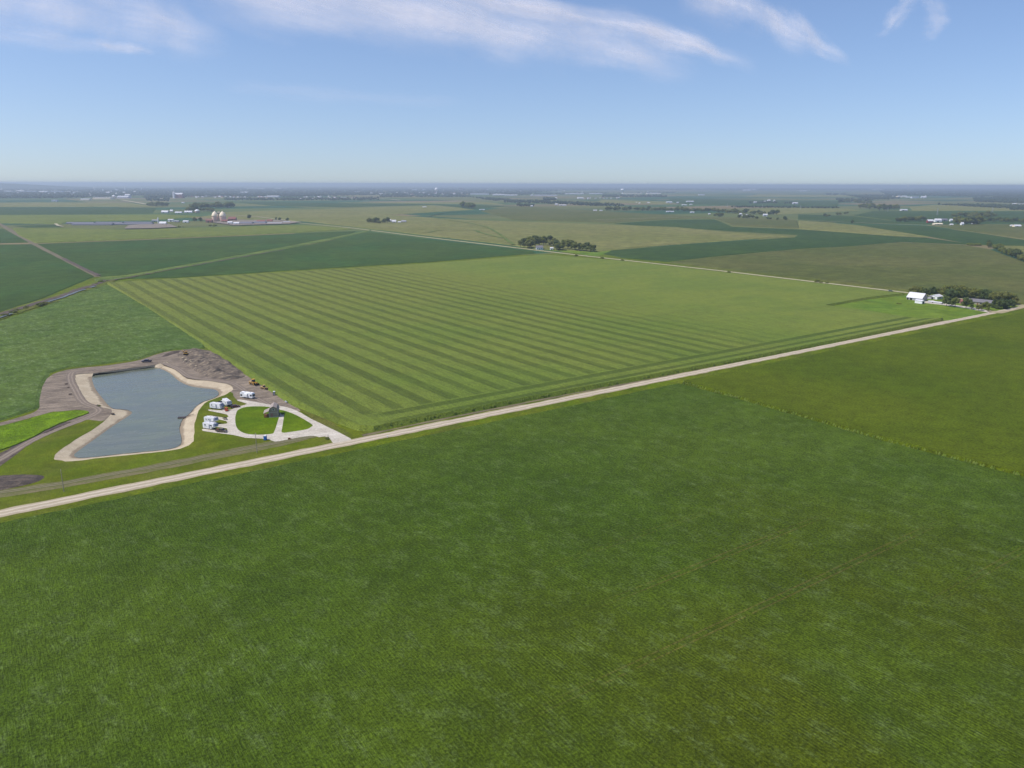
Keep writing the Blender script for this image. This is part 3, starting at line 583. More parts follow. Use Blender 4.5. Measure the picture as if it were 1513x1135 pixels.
def barn(name, loc, rz, w, d, h, rh, wm, rm, over=.4, parts=True, doors=(), windows=(), **tg):
    """gabled building: ridge along its x; w along x, d along y"""
    e = empty(name, (loc[0], loc[1], loc[2] if len(loc) > 2 else 0), rz); tag(e, **tg)
    m = MB(); m.prism([(-d / 2, 0), (d / 2, 0), (d / 2, h), (0, h + rh), (-d / 2, h)], -w / 2, w / 2, wm, 'x'); m.build('wall', e)
    t = .18; k = rh / (d / 2); o = over; r = MB()
    r.prism([(-d / 2 - o, h - o * k + .03), (0, h + rh + .03), (d / 2 + o, h - o * k + .03), (d / 2 + o, h - o * k + t + .03), (0, h + rh + t + .03), (-d / 2 - o, h - o * k + t + .03)], -w / 2 - o, w / 2 + o, rm, 'x'); r.build('roof', e)
    for (side, a, z, ww, hh, mat) in doors:
        b = MB(); _open(b, side, a, z, ww, hh, mat, w, d); b.build('door', e)
    for (side, a, z, ww, hh, mat) in windows:
        b = MB(); _open(b, side, a, z, ww, hh, mat, w, d); b.build('window', e)
    return e
def _open(b, side, a, z, ww, hh, mat, w, d):
    if side in 'fb': b.box((a, (-d / 2 - .03) * (1 if side == 'f' else -1), z + hh / 2), (ww, .1, hh), mat)
    else: b.box(((w / 2 + .03) * (1 if side == 'r' else -1), a, z + hh / 2), (.1, ww, hh), mat)
def p3(x, y, z=0): a = at(x, y); return (a[0], a[1], z)
def facing(x0, x1, y):     # heading of a line between two photo points at the same level
    a = Vector(at(x0, y)); b = Vector(at(x1, y)); return math.atan2((b - a).y, (b - a).x)

# cabin with gambrel roof and side porch
e = empty('cabin', p3(404.6, 617.0, .17), rad(12)); tag(e, 'small grey brown gambrel roofed cabin with a side porch on the lawn', 'cabin')
W_, D_ = 4.6, 8.0
gp = [(-W_ / 2, 0), (W_ / 2, 0), (W_ / 2, 3.3), (W_ / 2 - .65, 5.0), (0, 5.9), (-W_ / 2 + .65, 5.0), (-W_ / 2, 3.3)]
MB().prism(gp, 0, D_, P_['cabin']).build('wall', e)
o = [(W_ / 2 + .25, 3.15), (W_ / 2 - .55, 5.1), (0, 6.05), (-W_ / 2 + .55, 5.1), (-W_ / 2 - .25, 3.15)]
i_ = [(-W_ / 2 - .1, 3.1), (-W_ / 2 + .68, 4.96), (0, 5.93), (W_ / 2 - .68, 4.96), (W_ / 2 + .1, 3.1)]
MB().prism(o + i_, -.35, D_ + .35, P_['cabinroof']).build('roof', e)
wn = MB().box((0, -.05, 4.15), (1.5, .1, 1.0), P_['trim']).build('window', e); MB().box((0, -.12, 4.15), (.75, .08, .62), P_['glass']).build('pane', wn)
dd = MB().box((-.9, -.04, 1.1), (1.0, .1, 2.1), P_['brick']).build('door', e)
MB().box((0, -.05, 2.75), (W_, .12, .16), P_['trim']).build('belt_trim', e)
MB().box((0, -.06, .12), (W_ + .1, .14, .24), P_['trim']).build('foundation', e)
for s in (-1, 1): MB().box((s * (W_ / 2 - .02), -.06, 1.6), (.16, .16, 3.2), P_['trim']).build('corner_board', e)
MB().prism([(-W_ / 2 - 2.9, 2.25), (-W_ / 2 - .02, 3.45), (-W_ / 2 - .02, 3.6), (-W_ / 2 - 2.9, 2.4)], -.3, 6.4, P_['cabinroof']).build('porch_roof', e)
MB().box((-W_ / 2 - 1.35, 3.0, .25), (2.6, 6.2, .25), P_['wood']).build('porch_deck', e)
MB().box((-W_ / 2 - 1.35, .02, .0), (2.3, .12, .3), P_['dark']).build('deck_skirt', e)
for yy in (.15, 3.0, 5.9): MB().box((-W_ / 2 - 2.55, yy, 1.3), (.15, .15, 2.0), P_['wood']).build('post', e)
rl = MB()
for zz in (.8, 1.3): rl.box((-W_ / 2 - 1.35, .15, zz), (2.4, .08, .12), P_['wood']); rl.box((-W_ / 2 - 2.55, 3.0, zz), (.08, 5.8, .12), P_['wood'])
for k in range(12): rl.box((-W_ / 2 - 2.4 + k * .2, .15, .8), (.05, .05, .9), P_['wood'])
rl.build('railing', e)
for yy, zz in ((2.2, 1.3), (5.6, 1.3)): MB().box((W_ / 2 + .03, yy, zz + .4), (.08, 1.0, 1.1), P_['glass']).build('window', e)

# travel trailers, motorhome, trucks
RA = rad(-22.4)
def wheel(parent, x, y, r=.36, w=.26, cap=None):
    o = MB().cyl((x, y - w / 2, r), (x, y + w / 2, r), r, r, P_['black'], 14).build('wheel', parent)
    MB().cyl((x, y - w / 2 - .02, r), (x, y + w / 2 + .02, r), r * .5, r * .5, cap or P_['silver'], 10).build('rim', o)
def trailer(loc, rz, L, label, kind='fifth', cap='rvstripe', wins=((-.3, 1.0), (.15, .5), (.22, .5)), **k):
    e = empty('travel_trailer', loc, rz); tag(e, label, 'travel trailer', 'travel trailers parked by the pond')
    W, Ht, Z = 2.45, 3.25, .55
    if kind == 'fifth': prof = [(-L / 2, Z), (L / 2 - 2.4, Z), (L / 2 - 2.2, 1.55), (L / 2, 1.55), (L / 2 + .15, 2.2), (L / 2 - .35, Ht - .1), (-L / 2 + .15, Ht), (-L / 2, Ht - .2)]
    else: prof = [(-L / 2, Z), (L / 2 - .6, Z), (L / 2, 1.2), (L / 2 + .05, 2.0), (L / 2 - .7, Ht - .05), (-L / 2 + .2, Ht), (-L / 2, Ht - .25)]
    MB().prism(prof, -W / 2, W / 2, P_['white']).build('body', e)
    MB().box((-.2, 0, Ht + .03), (L - 1.3, W - .3, .08), P_['whitem']).build('roof', e)
    x1 = L / 2
    cp = [(x1 - .02, 1.75), (x1 + .17, 2.2), (x1 - .33, Ht - .05), (x1 - .9, Ht - .03), (x1 - 1.1, 1.75)] if kind == 'fifth' else [(x1 - .5, .7), (x1 + .02, 1.2), (x1 + .07, 2.0), (x1 - .68, Ht), (x1 - 1.2, Ht - .02), (x1 - 1.0, .8)]
    MB().prism(cp, -W / 2 - .02, W / 2 + .02, P_[cap]).build('front_cap', e)
    MB().box((-.3, -W / 2 - .015, 1.25), (L - 2.8, .03, .16), P_['rvstripe']).build('stripe', e)
    for fx, ww in wins: MB().box((fx * L, -W / 2 - .03, 2.2), (ww, .06, .62), P_['glass']).build('window', e)
    MB().box((L * .05, -W / 2 - .03, 1.75), (.7, .06, 1.95), P_['rvstripe']).build('door', e)
    MB().box((-L * .12, 0, Ht + .2), (.9, .7, .28), P_['white'], bev=.06).build('air_conditioner', e)
    for xx in (-.42, .33): MB().box((xx * L, 0, Ht + .12), (.4, .4, .12), P_['rvstripe']).build('roof_vent', e)
    for xx in (-L * .2, -L * .2 + .85):
        for s in (-1, 1): wheel(e, xx, s * (W / 2 - .16))
    MB().prism([(-L * .36, 0), (L / 2 - 2.6, 0), (L / 2 - 2.6, .1), (-L * .36, .1)], -.06, .06, P_['dark']).build('hitch_frame', e)
    MB().box((0, 0, .46), (L - 2.6, W - .5, .2), P_['dark']).build('chassis', e)
    for xx in (-L / 2 + .4, L / 2 - 2.7): MB().box((xx, 0, .22), (.14, 1.8, .44), P_['dark']).build('stabilizer', e)
    return e
gz = .15
trailer(p3(311.6, 634.2, gz), RA, 7.8, 'white fifth wheel trailer nearest the road with dark side windows')
trailer(p3(312.6, 625.6, gz), RA, 7.3, 'white trailer with a grey front cap directly behind the one nearest the road', wins=((-.3, .5), (-.1, .5)))
trailer(p3(321.2, 604.2, gz), RA + rad(4), 7.8, 'long white trailer without dark windows, next to the orange utility vehicle', 'bumper', wins=((-.32, .5),))
trailer(p3(336.0, 599.5, gz), rad(-52), 8.6, 'tall white trailer turned askew beside the dark red car', 'fifth', wins=((-.2, .5), (.2, .4)))
# motorhome
e = empty('motorhome', p3(366.2, 588.3, gz), RA + rad(2)); tag(e, 'white motorhome with black windows at the top of the gravel loop', 'motorhome')
L, W, Ht = 8.6, 2.5, 3.3
MB().prism([(-L / 2, .5), (L / 2 - .3, .5), (L / 2, 1.3), (L / 2 - .1, 2.6), (L / 2 - .5, Ht), (-L / 2 + .1, Ht), (-L / 2, Ht - .15)], -W / 2, W / 2, P_['white']).build('body', e)
MB().prism([(L / 2 - .06, 1.4), (L / 2 + .04, 1.4), (L / 2 - .05, 2.6), (L / 2 - .17, 2.6)], -W / 2 + .15, W / 2 - .15, P_['glass']).build('windshield', e)
MB().box((L / 2 - 1.0, -W / 2 - .02, 2.0), (1.2, .06, .9), P_['glass']).build('window', e)
MB().box((-L / 2 + 1.1, -W / 2 - .02, 1.7), (1.7, .06, .8), P_['dark']).build('window', e)
MB().box((.9, -W / 2 - .02, 2.2), (.8, .06, .6), P_['glass']).build('window', e)
MB().box((-.6, -W / 2 - .32, 1.9), (3.2, .66, 1.7), P_['white'], bev=.05).build('slide_out', e)
MB().box((-.6, 0, 1.05), (L - 1, W + .04, .14), P_['rvstripe']).build('stripe', e)
for xx in (-2.0, 1.6): MB().box((xx, 0, Ht + .16), (.95, .75, .3), P_['white'], bev=.06).build('air_conditioner', e)
MB().cyl((-L / 2 + 1.2, -W / 2 - .1, 3.1), (-L / 2 + 2.9, -W / 2 - .1, 3.1), .09, .09, P_['dark'], 8).build('awning_roll', e)
for xx in (-L / 2 + 2.0, L / 2 - 1.4):
    for s in (-1, 1): wheel(e, xx, s * (W / 2 - .16), .45)
MB().box((0, 0, .48), (L - 1.2, W - .4, .22), P_['dark']).build('chassis', e)

def vehicle(name, loc, rz, paint, label, cat, kind='pickup', L=5.6, W=1.9, roof=None, load=None, group=None):
    e = empty(name, loc, rz); tag(e, label, cat, group); x0, x1 = -L / 2, L / 2; pt = P_[paint]
    if kind == 'pickup':
        MB().prism([(x0, .45), (x1, .45), (x1 + .02, .8), (x1 - .1, 1.02), (x1 - 1.35, 1.14), (x0 + 2.0, 1.14), (x0, 1.1)], -W / 2, W / 2, pt).build('body', e)
        MB().box((x0 + .95, 0, 1.13), (1.7, W - .3, .06), P_['dark']).build('bed', e)
        a, b = x0 + 1.95, x1 - 1.2
        cab = MB(); cab.prism([(a, 1.1), (b, 1.1), (b - .65, 1.75), (a + .15, 1.78)], -W / 2 + .12, W / 2 - .12, P_['glass']); cab.build('window', e)
        MB().box(((a + b) / 2 - .25, 0, 1.79), (b - a - .95, W - .3, .07), P_[roof] if roof else pt).build('roof', e)
        for s in (-1, 1):
            for xx in (a + .15, (a + b) / 2 - .2): MB().box((xx, s * (W / 2 - .13), 1.43), (.1, .06, .68), pt).build('pillar', e)
    else:
        MB().prism([(x0, .4), (x1, .4), (x1, .75), (x1 - .15, .92), (x1 - 1.1, 1.0), (x0 + .5, 1.0), (x0, .9)], -W / 2, W / 2, pt).build('body', e)
        MB().prism([(x0 + .2, .98), (x1 - 1.1, .98), (x1 - 1.75, 1.5), (x0 + .55, 1.52)], -W / 2 + .12, W / 2 - .12, P_['glass']).build('window', e)
        MB().box((-.35, 0, 1.53), (L * .42, W - .3, .06), pt).build('roof', e)
    for s in (-1, 1):
        MB().box((x1 + .01, s * W * .36, .78), (.06, .32, .16), P_['white']).build('headlight', e)
        MB().box((x0 - .01, s * W * .4, .85), (.05, .16, .26), P_['red']).build('tail_light', e)
        for xx in (x0 + L * .2, x1 - L * .18): wheel(e, xx, s * (W / 2 - .1), .38, .24)
    MB().box((x1 + .05, 0, .5), (.14, W * .96, .2), P_['silver']).build('bumper', e)
    if load: MB().box((x0 + .95, 0, 1.35), (1.4, W - .5, .4), P_[load], bev=.08).build('cargo_box', e)
    return e
vehicle('pickup_truck', p3(217, 535.5, .22), rad(8) + math.pi, 'navy', 'dark navy pickup truck on the earth bank above the pond', 'pickup truck', L=6.4, W=2.1, load='greyp')
vehicle('parked_car', p3(347.5, 602.5, gz), rad(28), 'maroon', 'dark red car parked beside the askew white trailer', 'car', 'car', 4.9, 1.85)
vehicle('pickup_truck', p3(327.4, 638.8, gz), RA + rad(10), 'greyp', 'grey brown pickup truck in front of the trailer nearest the road', 'pickup truck', L=5.6, load='rust')
vehicle('pickup_truck', p3(328.5, 596.6, .06), RA, 'navy', 'dark blue pickup truck tucked behind the long white trailer', 'pickup truck', L=4.9, roof='white')
vehicle('parked_car', p3(1315.5, 431.0, .22), facing(1300, 1330, 430) + 0.0, 'silver', 'silver car driving on the narrow road left of the white barn', 'car', 'car', 4.9, 1.85)
# orange utility vehicle
e = empty('utility_vehicle', p3(334.8, 607.6, gz), rad(-60)); tag(e, 'small orange red utility vehicle parked by the nose of a white trailer', 'utility vehicle')
MB().prism([(-1.4, .35), (1.3, .35), (1.4, .8), (.4, .95), (.3, .7), (-.3, .7), (-.4, 1.0), (-1.4, 1.0)], -.75, .75, P_['orange']).build('body', e)
MB().box((-.1, 0, 1.85), (1.3, 1.4, .07), P_['orange']).build('roof', e); MB().box((-.1, 0, .9), (.6, 1.2, .3), P_['black']).build('seat', e)
for xx in (-.7, .5):
    for s in (-1, 1): MB().cyl((xx, s * .68, .7), (xx, s * .65, 1.85), .04, .04, P_['black'], 6).build('roof_post', e)
for xx in (-.95, .95):
    for s in (-1, 1): wheel(e, xx, s * .66, .32, .24)
# picnic table, small cart
e = empty('picnic_table', p3(318.0, 617.2, .15), RA); tag(e, 'dark picnic table on the pad behind the two nearer trailers', 'picnic table')
MB().box((0, 0, .76), (1.9, .8, .06), P_['deck']).build('table_top', e)
for s in (-1, 1):
    MB().box((0, s * .75, .45), (1.9, .28, .05), P_['deck']).build('bench', e)
    MB().prism([(-.85, 0), (-.75, 0), (-.25, .73), (-.35, .73)], s * .7 - .04, s * .7 + .04, P_['deck'], 'x').build('leg', e)
e = empty('utility_cart', p3(332.4, 620.2, .15), RA); tag(e, 'small dark and tan two wheeled cart at the end of an empty pad', 'cart')
MB().prism([(-1.1, .45), (1.0, .45), (1.1, .95), (-1.2, .95)], -.6, .6, P_['tanw']).build('body', e); MB().box((.1, 0, 1.02), (1.6, .9, .16), P_['dark']).build('load', e)
for s in (-1, 1): wheel(e, 0, s * .66, .3, .18)
MB().cyl((1.0, 0, .5), (2.0, 0, .12), .05, .05, P_['dark'], 6).build('tow_bar', e)
# portable toilets
def toilet(loc, rz, body, roofm, label):
    e = empty('portable_toilet', loc, rz); tag(e, label, 'portable toilet')
    MB().box((0, 0, 1.1), (1.25, 1.25, 2.1), P_[body], bev=.06).build('cabin_wall', e)
    MB().prism([(-.66, 2.15), (.66, 2.15), (.6, 2.3), (.3, 2.46), (-.3, 2.46), (-.6, 2.3)], -.66, .66, P_[roofm]).build('roof', e)
    MB().box((0, -.65, 1.08), (.85, .05, 1.85), P_['silver'] if body == 'navy' else P_['bluep']).build('door', e)
    MB().cyl((.4, .4, 2.3), (.4, .4, 2.75), .05, .05, P_['dark'], 8).build('vent_pipe', e)
    MB().box((0, 0, .05), (1.35, 1.35, .1), P_['black']).build('base', e)
toilet(p3(405.4, 584.4, .1), rad(10), 'navy', 'white', 'navy portable toilet with a white roof on the bare earth')
toilet(p3(392.2, 650.4, .06), rad(-10), 'bluep', 'white', 'bright blue portable toilet at the edge of the gravel loop')
# earth movers
def loader(loc, rz, paint, label, s=1.0, wide=1.0):
    e = empty('wheel_loader', loc, rz, s); tag(e, label, 'wheel loader'); m = P_[paint]
    MB().prism([(-3.6, .9), (-.9, .9), (-.9, 2.1), (-3.4, 2.0), (-3.7, 1.7)], -1.15, 1.15, P_['tan']).build('engine_cover', e)
    MB().prism([(-.9, .8), (1.4, .8), (1.6, 1.3), (.4, 1.9), (-.9, 1.9)], -.8, .8, m).build('front_frame', e)
    c_ = MB().prism([(-1.1, 1.9), (.4, 1.9), (.5, 2.6), (.3, 3.3), (-1.0, 3.3)], -.8, .8, P_['glass']).build('cab', e)
    MB().box((-.35, 0, 3.38), (1.8, 1.9, .16), m, bev=.05).build('cab_roof', c_)
    for q in (-1, 1):
        MB().prism([(.6, 1.7), (2.4, 1.9), (3.5, .8), (3.3, .6), (2.3, 1.55), (.7, 1.4)], q * .55 - .1, q * .55 + .1, m).build('lift_arm', e)
    MB().prism([(3.2, .1), (4.4, .1), (4.45, .2), (3.5, .35), (3.35, 1.3), (3.1, 1.25)], -1.5, 1.5, P_['dark']).build('bucket', e)
    for xx in (-2.3, 1.4):
        for q in (-1, 1): wheel(e, xx, q * 1.05, .85, .6, m)
    MB().cyl((-2.6, .5, 2.0), (-2.6, .5, 2.9), .08, .08, P_['dark'], 8).build('exhaust', e)
    return e
loader(p3(375.3, 568.6, .1), rad(-38), 'yellow', 'larger yellow wheel loader with black tyres parked below the spoil heap', 1.0)
loader(p3(390.8, 575.3, .1), rad(-25), 'tan', 'smaller pale yellow loader with its black bucket towards the field', .72)
e = empty('bulldozer', p3(275.3, 528.4, 2.0), rad(190), .9); tag(e, 'yellow tracked machine with raised arms standing on the spoil heap', 'bulldozer')
MB().box((0, 0, 1.25), (3.2, 1.7, .9), P_['yellow'], bev=.15).build('body', e)
c_ = MB().prism([(-1.1, 1.6), (.3, 1.6), (.2, 2.8), (-1.0, 2.8)], -.7, .7, P_['glass']).build('cab', e); MB().box((-.4, 0, 2.86), (1.7, 1.7, .12), P_['yellow']).build('cab_roof', c_)
for q in (-1, 1):
    MB().prism([(-1.9, .4), (-1.6, 0), (1.5, 0), (1.9, .4), (1.6, .85), (-1.7, .85)], q * 1.05 - .28, q * 1.05 + .28, P_['black']).build('track', e)
    MB().prism([(.6, 1.2), (1.0, 1.2), (2.1, 3.2), (1.8, 3.4)], q * .75 - .12, q * .75 + .12, P_['yellow']).build('lift_arm', e)
MB().prism([(1.6, 3.0), (2.7, 3.3), (2.9, 3.9), (2.6, 4.0), (2.3, 3.5), (1.6, 3.3)], -1.2, 1.2, P_['tan']).build('bucket', e)
# culvert pipe, barrel, posts, floating dock
e = MB().cyl((-1.6, 0, .42), (1.6, 0, .42), .42, .42, P_['silver'], 16).build('culvert_pipe'); e.location = p3(423, 595.2, .1); e.rotation_euler = (0, 0, rad(-58)); tag(e, 'short silver culvert pipe lying at the edge of the bare earth', 'pipe')
e = empty('fire_barrel', p3(427.5, 649.3, .1), .4); tag(e, 'small rusty brown barrel and lid lying at the gravel edge', 'barrel')
MB().cyl((-.6, 0, .36), (.5, 0, .36), .36, .36, P_['rust'], 14).build('barrel_body', e); MB().cyl((.75, .3, .03), (.75, .3, .1), .38, .38, P_['rust'], 14).build('lid', e)
def upole(x, y, h, label):
    e = empty('utility_pole', p3(x, y, 0), GA); tag(e, label, 'utility pole', None)
    MB().cyl((0, 0, -.2), (0, 0, h), .17, .11, P_['pole'], 10).build('post', e)
    MB().box((0, 0, h - .35), (.12, 1.5, .12), P_['pole']).build('crossarm', e)
    for yy in (-.65, 0, .65): MB().cyl((0, yy, h - .29 if yy else h), (0, yy, h - .05 if yy else h + .22), .05, .04, P_['silver'], 8).build('insulator', e)
upole(94.6, 727, 9.6, 'wooden utility pole standing on the verge left of the pond')
upole(379.8, 669.5, 9.6, 'wooden utility pole standing between the blue toilet and the road')
e = empty('sign_post', p3(485, 648.5, .1), .3); tag(e, 'thin post with a small plate at the mouth of the gravel drive', 'sign post')
MB().cyl((0, 0, 0), (0, 0, 2.0), .05, .05, P_['pole'], 8).build('post', e); MB().box((0, -.06, 1.75), (.5, .04, .35), P_['trim']).build('plate', e)
e = empty('roadside_marker', p3(572.5, 647.0, .05), .3); tag(e, 'small white marker on the verge across the road from the corn corner', 'marker')
MB().cyl((0, 0, 0), (0, 0, .9), .08, .08, P_['white'], 8).build('post', e); MB().box((0, 0, .95), (.7, .5, .28), P_['white'], bev=.05).build('cap', e)
e = empty('floating_dock', (*at(268.5, 617.5, WZ), WZ), rad(12)); tag(e, 'small dark floating dock with a thin gangway at the pond shore', 'dock')
MB().box((0, 0, .28), (3.6, 2.2, .16), P_['deck']).build('deck', e)
for q in (-1, 1): MB().cyl((-1.7, q * .8, .05), (1.7, q * .8, .05), .26, .26, P_['black'], 10).build('float', e)
MB().box((-1.9, .4, .6), (.5, .5, .6), P_['silver'], bev=.05).build('pump_housing', e)
MB().prism([(1.6, .3), (6.2, 1.55), (6.2, 1.68), (1.6, .43)], .2, .8, P_['deck']).build('gangway', e)
for xx in (-.9, .7): MB().cyl((xx, 1.0, .3), (xx, 1.0, 1.2), .04, .04, P_['silver'], 6).build('rail_post', e)

# right farmstead
ra = facing(1340, 1366, 446) + rad(-6)
barn('barn', p3(1354.5, 443.5), rad(-55), 16.5, 11, 3.0, 4.9, P_['greyw'], P_['whitem'], .5, doors=(('f', -3.5, 0, 2.6, 2.4, P_['dark']), ('f', -7, 0, 1.8, 2.4, P_['dark']), ('f', 4.5, 0, 1.6, 2.2, P_['greyroof'])), windows=(('r', 0, 5.0, 1.2, 1.2, P_['dark']),), label='big old barn with a steep white metal roof on the lawn', cat='barn')
barn('shed', p3(1358.7, 448.4), rad(-55), 7.5, 5.5, 3.0, .9, P_['white'], P_['whitem'], .3, doors=(('r', 0, 0, 3.0, 2.4, P_['dark']),), label='small white shed standing in front of the big barn', cat='shed')
barn('garage', p3(1382.5, 441.6), rad(35), 12, 9, 3.0, 1.7, P_['white'], P_['whitem'], .4, doors=(('l', 0, 0, 4.2, 2.6, P_['greyw']),), windows=(('f', 0, 1.2, 1.6, .9, P_['dark']),), label='white garage with a pale roof between the barn and the trees', cat='garage')
barn('shed', p3(1374.5, 442.0), rad(35), 4.5, 4, 2.4, .8, P_['greyw'], P_['greyroof'], .2, doors=(('f', 0, 0, 1.2, 1.9, P_['dark']),), label='small grey shed joined to the left of the white garage', cat='shed')
barn('shed', p3(1382, 448.4), rad(-55), 14, 3.0, 1.5, .5, P_['greyw'], P_['whitem'], .2, doors=(('f', -2, 0, 1.0, 1.2, P_['dark']),), label='long low pale shed beside the gravel drive', cat='shed')
barn('farmhouse', p3(1444.5, 449.5), rad(-46), 26, 9, 3.0, 2.3, P_['tanw'], P_['greyroof'], .6, doors=(('f', 1, 0, 1.1, 2.1, P_['wood']), ('f', 7.5, 0, 3.2, 2.3, P_['cream'])), windows=(('f', -7, 1, 1.5, 1.2, P_['glass']), ('f', -3, 1, 1.5, 1.2, P_['glass']), ('f', 4, 1, 1.5, 1.2, P_['glass'])), label='long low tan house with a grey roof among the trees', cat='house')
barn('outbuilding', p3(1418.5, 448.2), rad(-55), 8, 6, 2.6, 1.8, P_['brick'], P_['redroof'], .4, doors=(('f', 0, 0, 2.4, 2.2, P_['tanw']),), windows=(('f', 2.6, 1, .9, .9, P_['glass']),), label='small reddish brown building half hidden by the front trees', cat='outbuilding')
# middle farmstead
barn('farmhouse', p3(797, 368.6), facing(790, 805, 368), 13, 9, 4.2, 3.0, P_['white'], P_['greyroof'], .5, doors=(('f', 0, 0, 1.2, 2.1, P_['dark']),), windows=(('f', -3.6, 1, 1.4, 1.4, P_['glass']), ('f', 3.6, 1, 1.4, 1.4, P_['glass'])), label='white farmhouse among the tall trees on the narrow road', cat='house')
barn('shed', p3(815, 369.4), facing(810, 820, 369), 6, 5, 3.4, 1.5, P_['white'], P_['whitem'], .3, doors=(('f', 0, 0, 1.8, 2.2, P_['dark']),), label='small white shed right of the farmhouse on the narrow road', cat='shed')

# ------------------------------------------------------------------ far buildings
def D_at(x, y): return at(x, y)[1] / math.cos(PITCH) * 1.0
def far_building(x0, x1, y, hp, label, name='building', wm='farwhite', rm='whitem', rp=.35, cat='building', group=None, deep=None, door=True, flat=False):
    """photo extents: left, right, base row; hp = height in photo rows"""
    a = Vector(at(x0, y)); b = Vector(at(x1, y)); w = (b - a).length; D = (a + b).length / 2
    ht = hp * D / F; d = deep or min(max(w * .6, 8), 60); c = (a + b) / 2 + Vector((0, d / 2))
    e = empty(name, (c.x, c.y, 0), U(-.06, .06)); tag(e, label, cat, group)
    rh = ht * rp if not flat else ht * .06; wh = ht - rh
    m = MB(); m.prism([(-d / 2, 0), (d / 2, 0), (d / 2, wh), (0, wh + rh), (-d / 2, wh)], -w / 2, w / 2, P_[wm], 'x'); m.build('wall', e)
    k = rh / (d / 2); t = max(.3, ht * .04)
    MB().prism([(-d / 2 - .5, wh - .5 * k + .05), (0, wh + rh + .05), (d / 2 + .5, wh - .5 * k + .05), (d / 2 + .5, wh - .5 * k + t), (0, wh + rh + t), (-d / 2 - .5, wh - .5 * k + t)], -w / 2 - .5, w / 2 + .5, P_[rm], 'x').build('roof', e)
    if door: MB().box((w * U(-.2, .2), -d / 2 - .06, wh * .35), (min(w * .18, 6), .12, wh * .7), P_['dark']).build('door', e)
    return e
FB = far_building
# long grey roofs at left
for i, (x0, x1, y, lab) in enumerate([(97, 138, 331.2, 'long low grey roofed shed, leftmost of the row below the striped far field'), (139, 180, 330.8, 'long low grey roofed shed in the middle of the row at left'), (181, 224, 330.5, 'long low grey roofed shed next to the white feed sheds'), (105, 165, 333.0, 'nearer long grey roofed shed of the left row'), (168, 224, 332.6, 'nearer long grey roofed shed beside the tan yard')]):
    FB(x0, x1, y, 2.2, lab, 'livestock_shed', 'greyw', 'blue', .5, 'shed', None, 18, False)
# feed complex
FB(224, 233, 327.5, 2.4, 'low grey shed left of the thin white silo', 'shed', 'greyw', 'fargrey', .4, 'shed')
FB(235, 245, 332.5, 4.2, 'white roofed shed at the foot of the thin white silo', 'shed', 'cream', 'whitem', .5, 'shed')
FB(248, 256, 327.8, 3.4, 'tall white shed with flat roof right of the thin silo', 'shed', 'white', 'whitem', .2, 'shed')
FB(257, 264, 328.5, 2.2, 'small grey shed between two white feed sheds', 'shed', 'greyw', 'fargrey', .4, 'shed')
FB(270, 278, 329, 2.6, 'small white shed left of two dark trees by the brick shed', 'shed', 'white', 'whitem', .4, 'shed')
def silo(x, y, wpx, hpx, label, dome='cone', m='cream', name='silo', cat='silo'):
    p = at(x, y); D = math.hypot(*p); r = wpx * D / F / 2; h = hpx * D / F
    e = empty(name, (p[0], p[1], 0)); tag(e, label, cat)
    if dome == 'onion':
        MB().lathe([(r * .8, 0), (r * .92, h * .15), (r, h * .38), (r * 1.0, h * .5)], P_['dome_base'], 20).build('wall', e)
        MB().lathe([(r * 1.02, h * .49), (r * .98, h * .6), (r * .82, h * .74), (r * .5, h * .88), (r * .14, h * .97), (r * .1, h)], P_[m], 20).build('dome', e, True)
    else:
        MB().lathe([(r, 0), (r, h * .88)], P_[m], 16).build('wall', e); MB().lathe([(r * 1.05, h * .88), (r * .3, h * .98), (r * .25, h)], P_['whitem'], 16).build('roof', e)
    return e
silo(234, 330, 1.6, 7.5, 'thin tall white silo among the feed sheds', m='white')
silo(318.3, 327.6, 8.4, 14, 'left one of the two big cream domed tanks', 'onion', name='domed_tank', cat='tank')
silo(329.8, 327.6, 8.8, 14, 'right one of the two big cream domed tanks', 'onion', name='domed_tank', cat='tank')
e = FB(322.5, 325.5, 327.2, 12.5, 'narrow tan hoist tower between the two domed tanks', 'hoist_tower', 'tanw', 'tanw', .1, 'tower', deep=5, door=False)
FB(304, 313, 329.2, 4.2, 'square red brown building left of the domed tanks', 'building', 'brick', 'redroof', .3)
FB(327, 336, 328.6, 3.4, 'low red building at the foot of the right domed tank', 'building', 'red', 'redroof', .4)
FB(337, 348, 326.8, 5.5, 'dark red building with a hipped roof right of the domed tanks', 'building', 'brick', 'redroof', .5)
FB(336, 343, 331.6, 3.8, 'white cube shaped building in front of the dark red one', 'building', 'white', 'whitem', .3)
FB(345, 353, 332.3, 3.6, 'white gabled building in front of the dark red one', 'building', 'white', 'whitem', .4)
FB(354, 372, 331.6, 3.2, 'long low blue grey roofed shed left in its row', 'shed', 'greyw', 'blue', .6, 'shed', None, 26)
FB(373, 392, 331.0, 3.0, 'long low blue grey roofed shed right in its row', 'shed', 'greyw', 'blue', .6, 'shed', None, 26)
FB(379, 391, 328.4, 2.6, 'reddish roofed barn behind the blue grey sheds', 'barn', 'cream', 'redroof', .5, 'barn')
FB(394, 402, 328.2, 3.4, 'red barn at the right end of the blue grey sheds', 'barn', 'red', 'redroof', .5, 'barn')
FB(394, 416, 331.0, 1.8, 'low pale shed right of the blue grey sheds', 'shed', 'fargrey', 'fargrey', .5, 'shed', None, 20)
FB(418, 428, 329.3, 1.8, 'last small grey shed beside the pale road bend', 'shed', 'greyw', 'fargrey', .5, 'shed', None, 12)
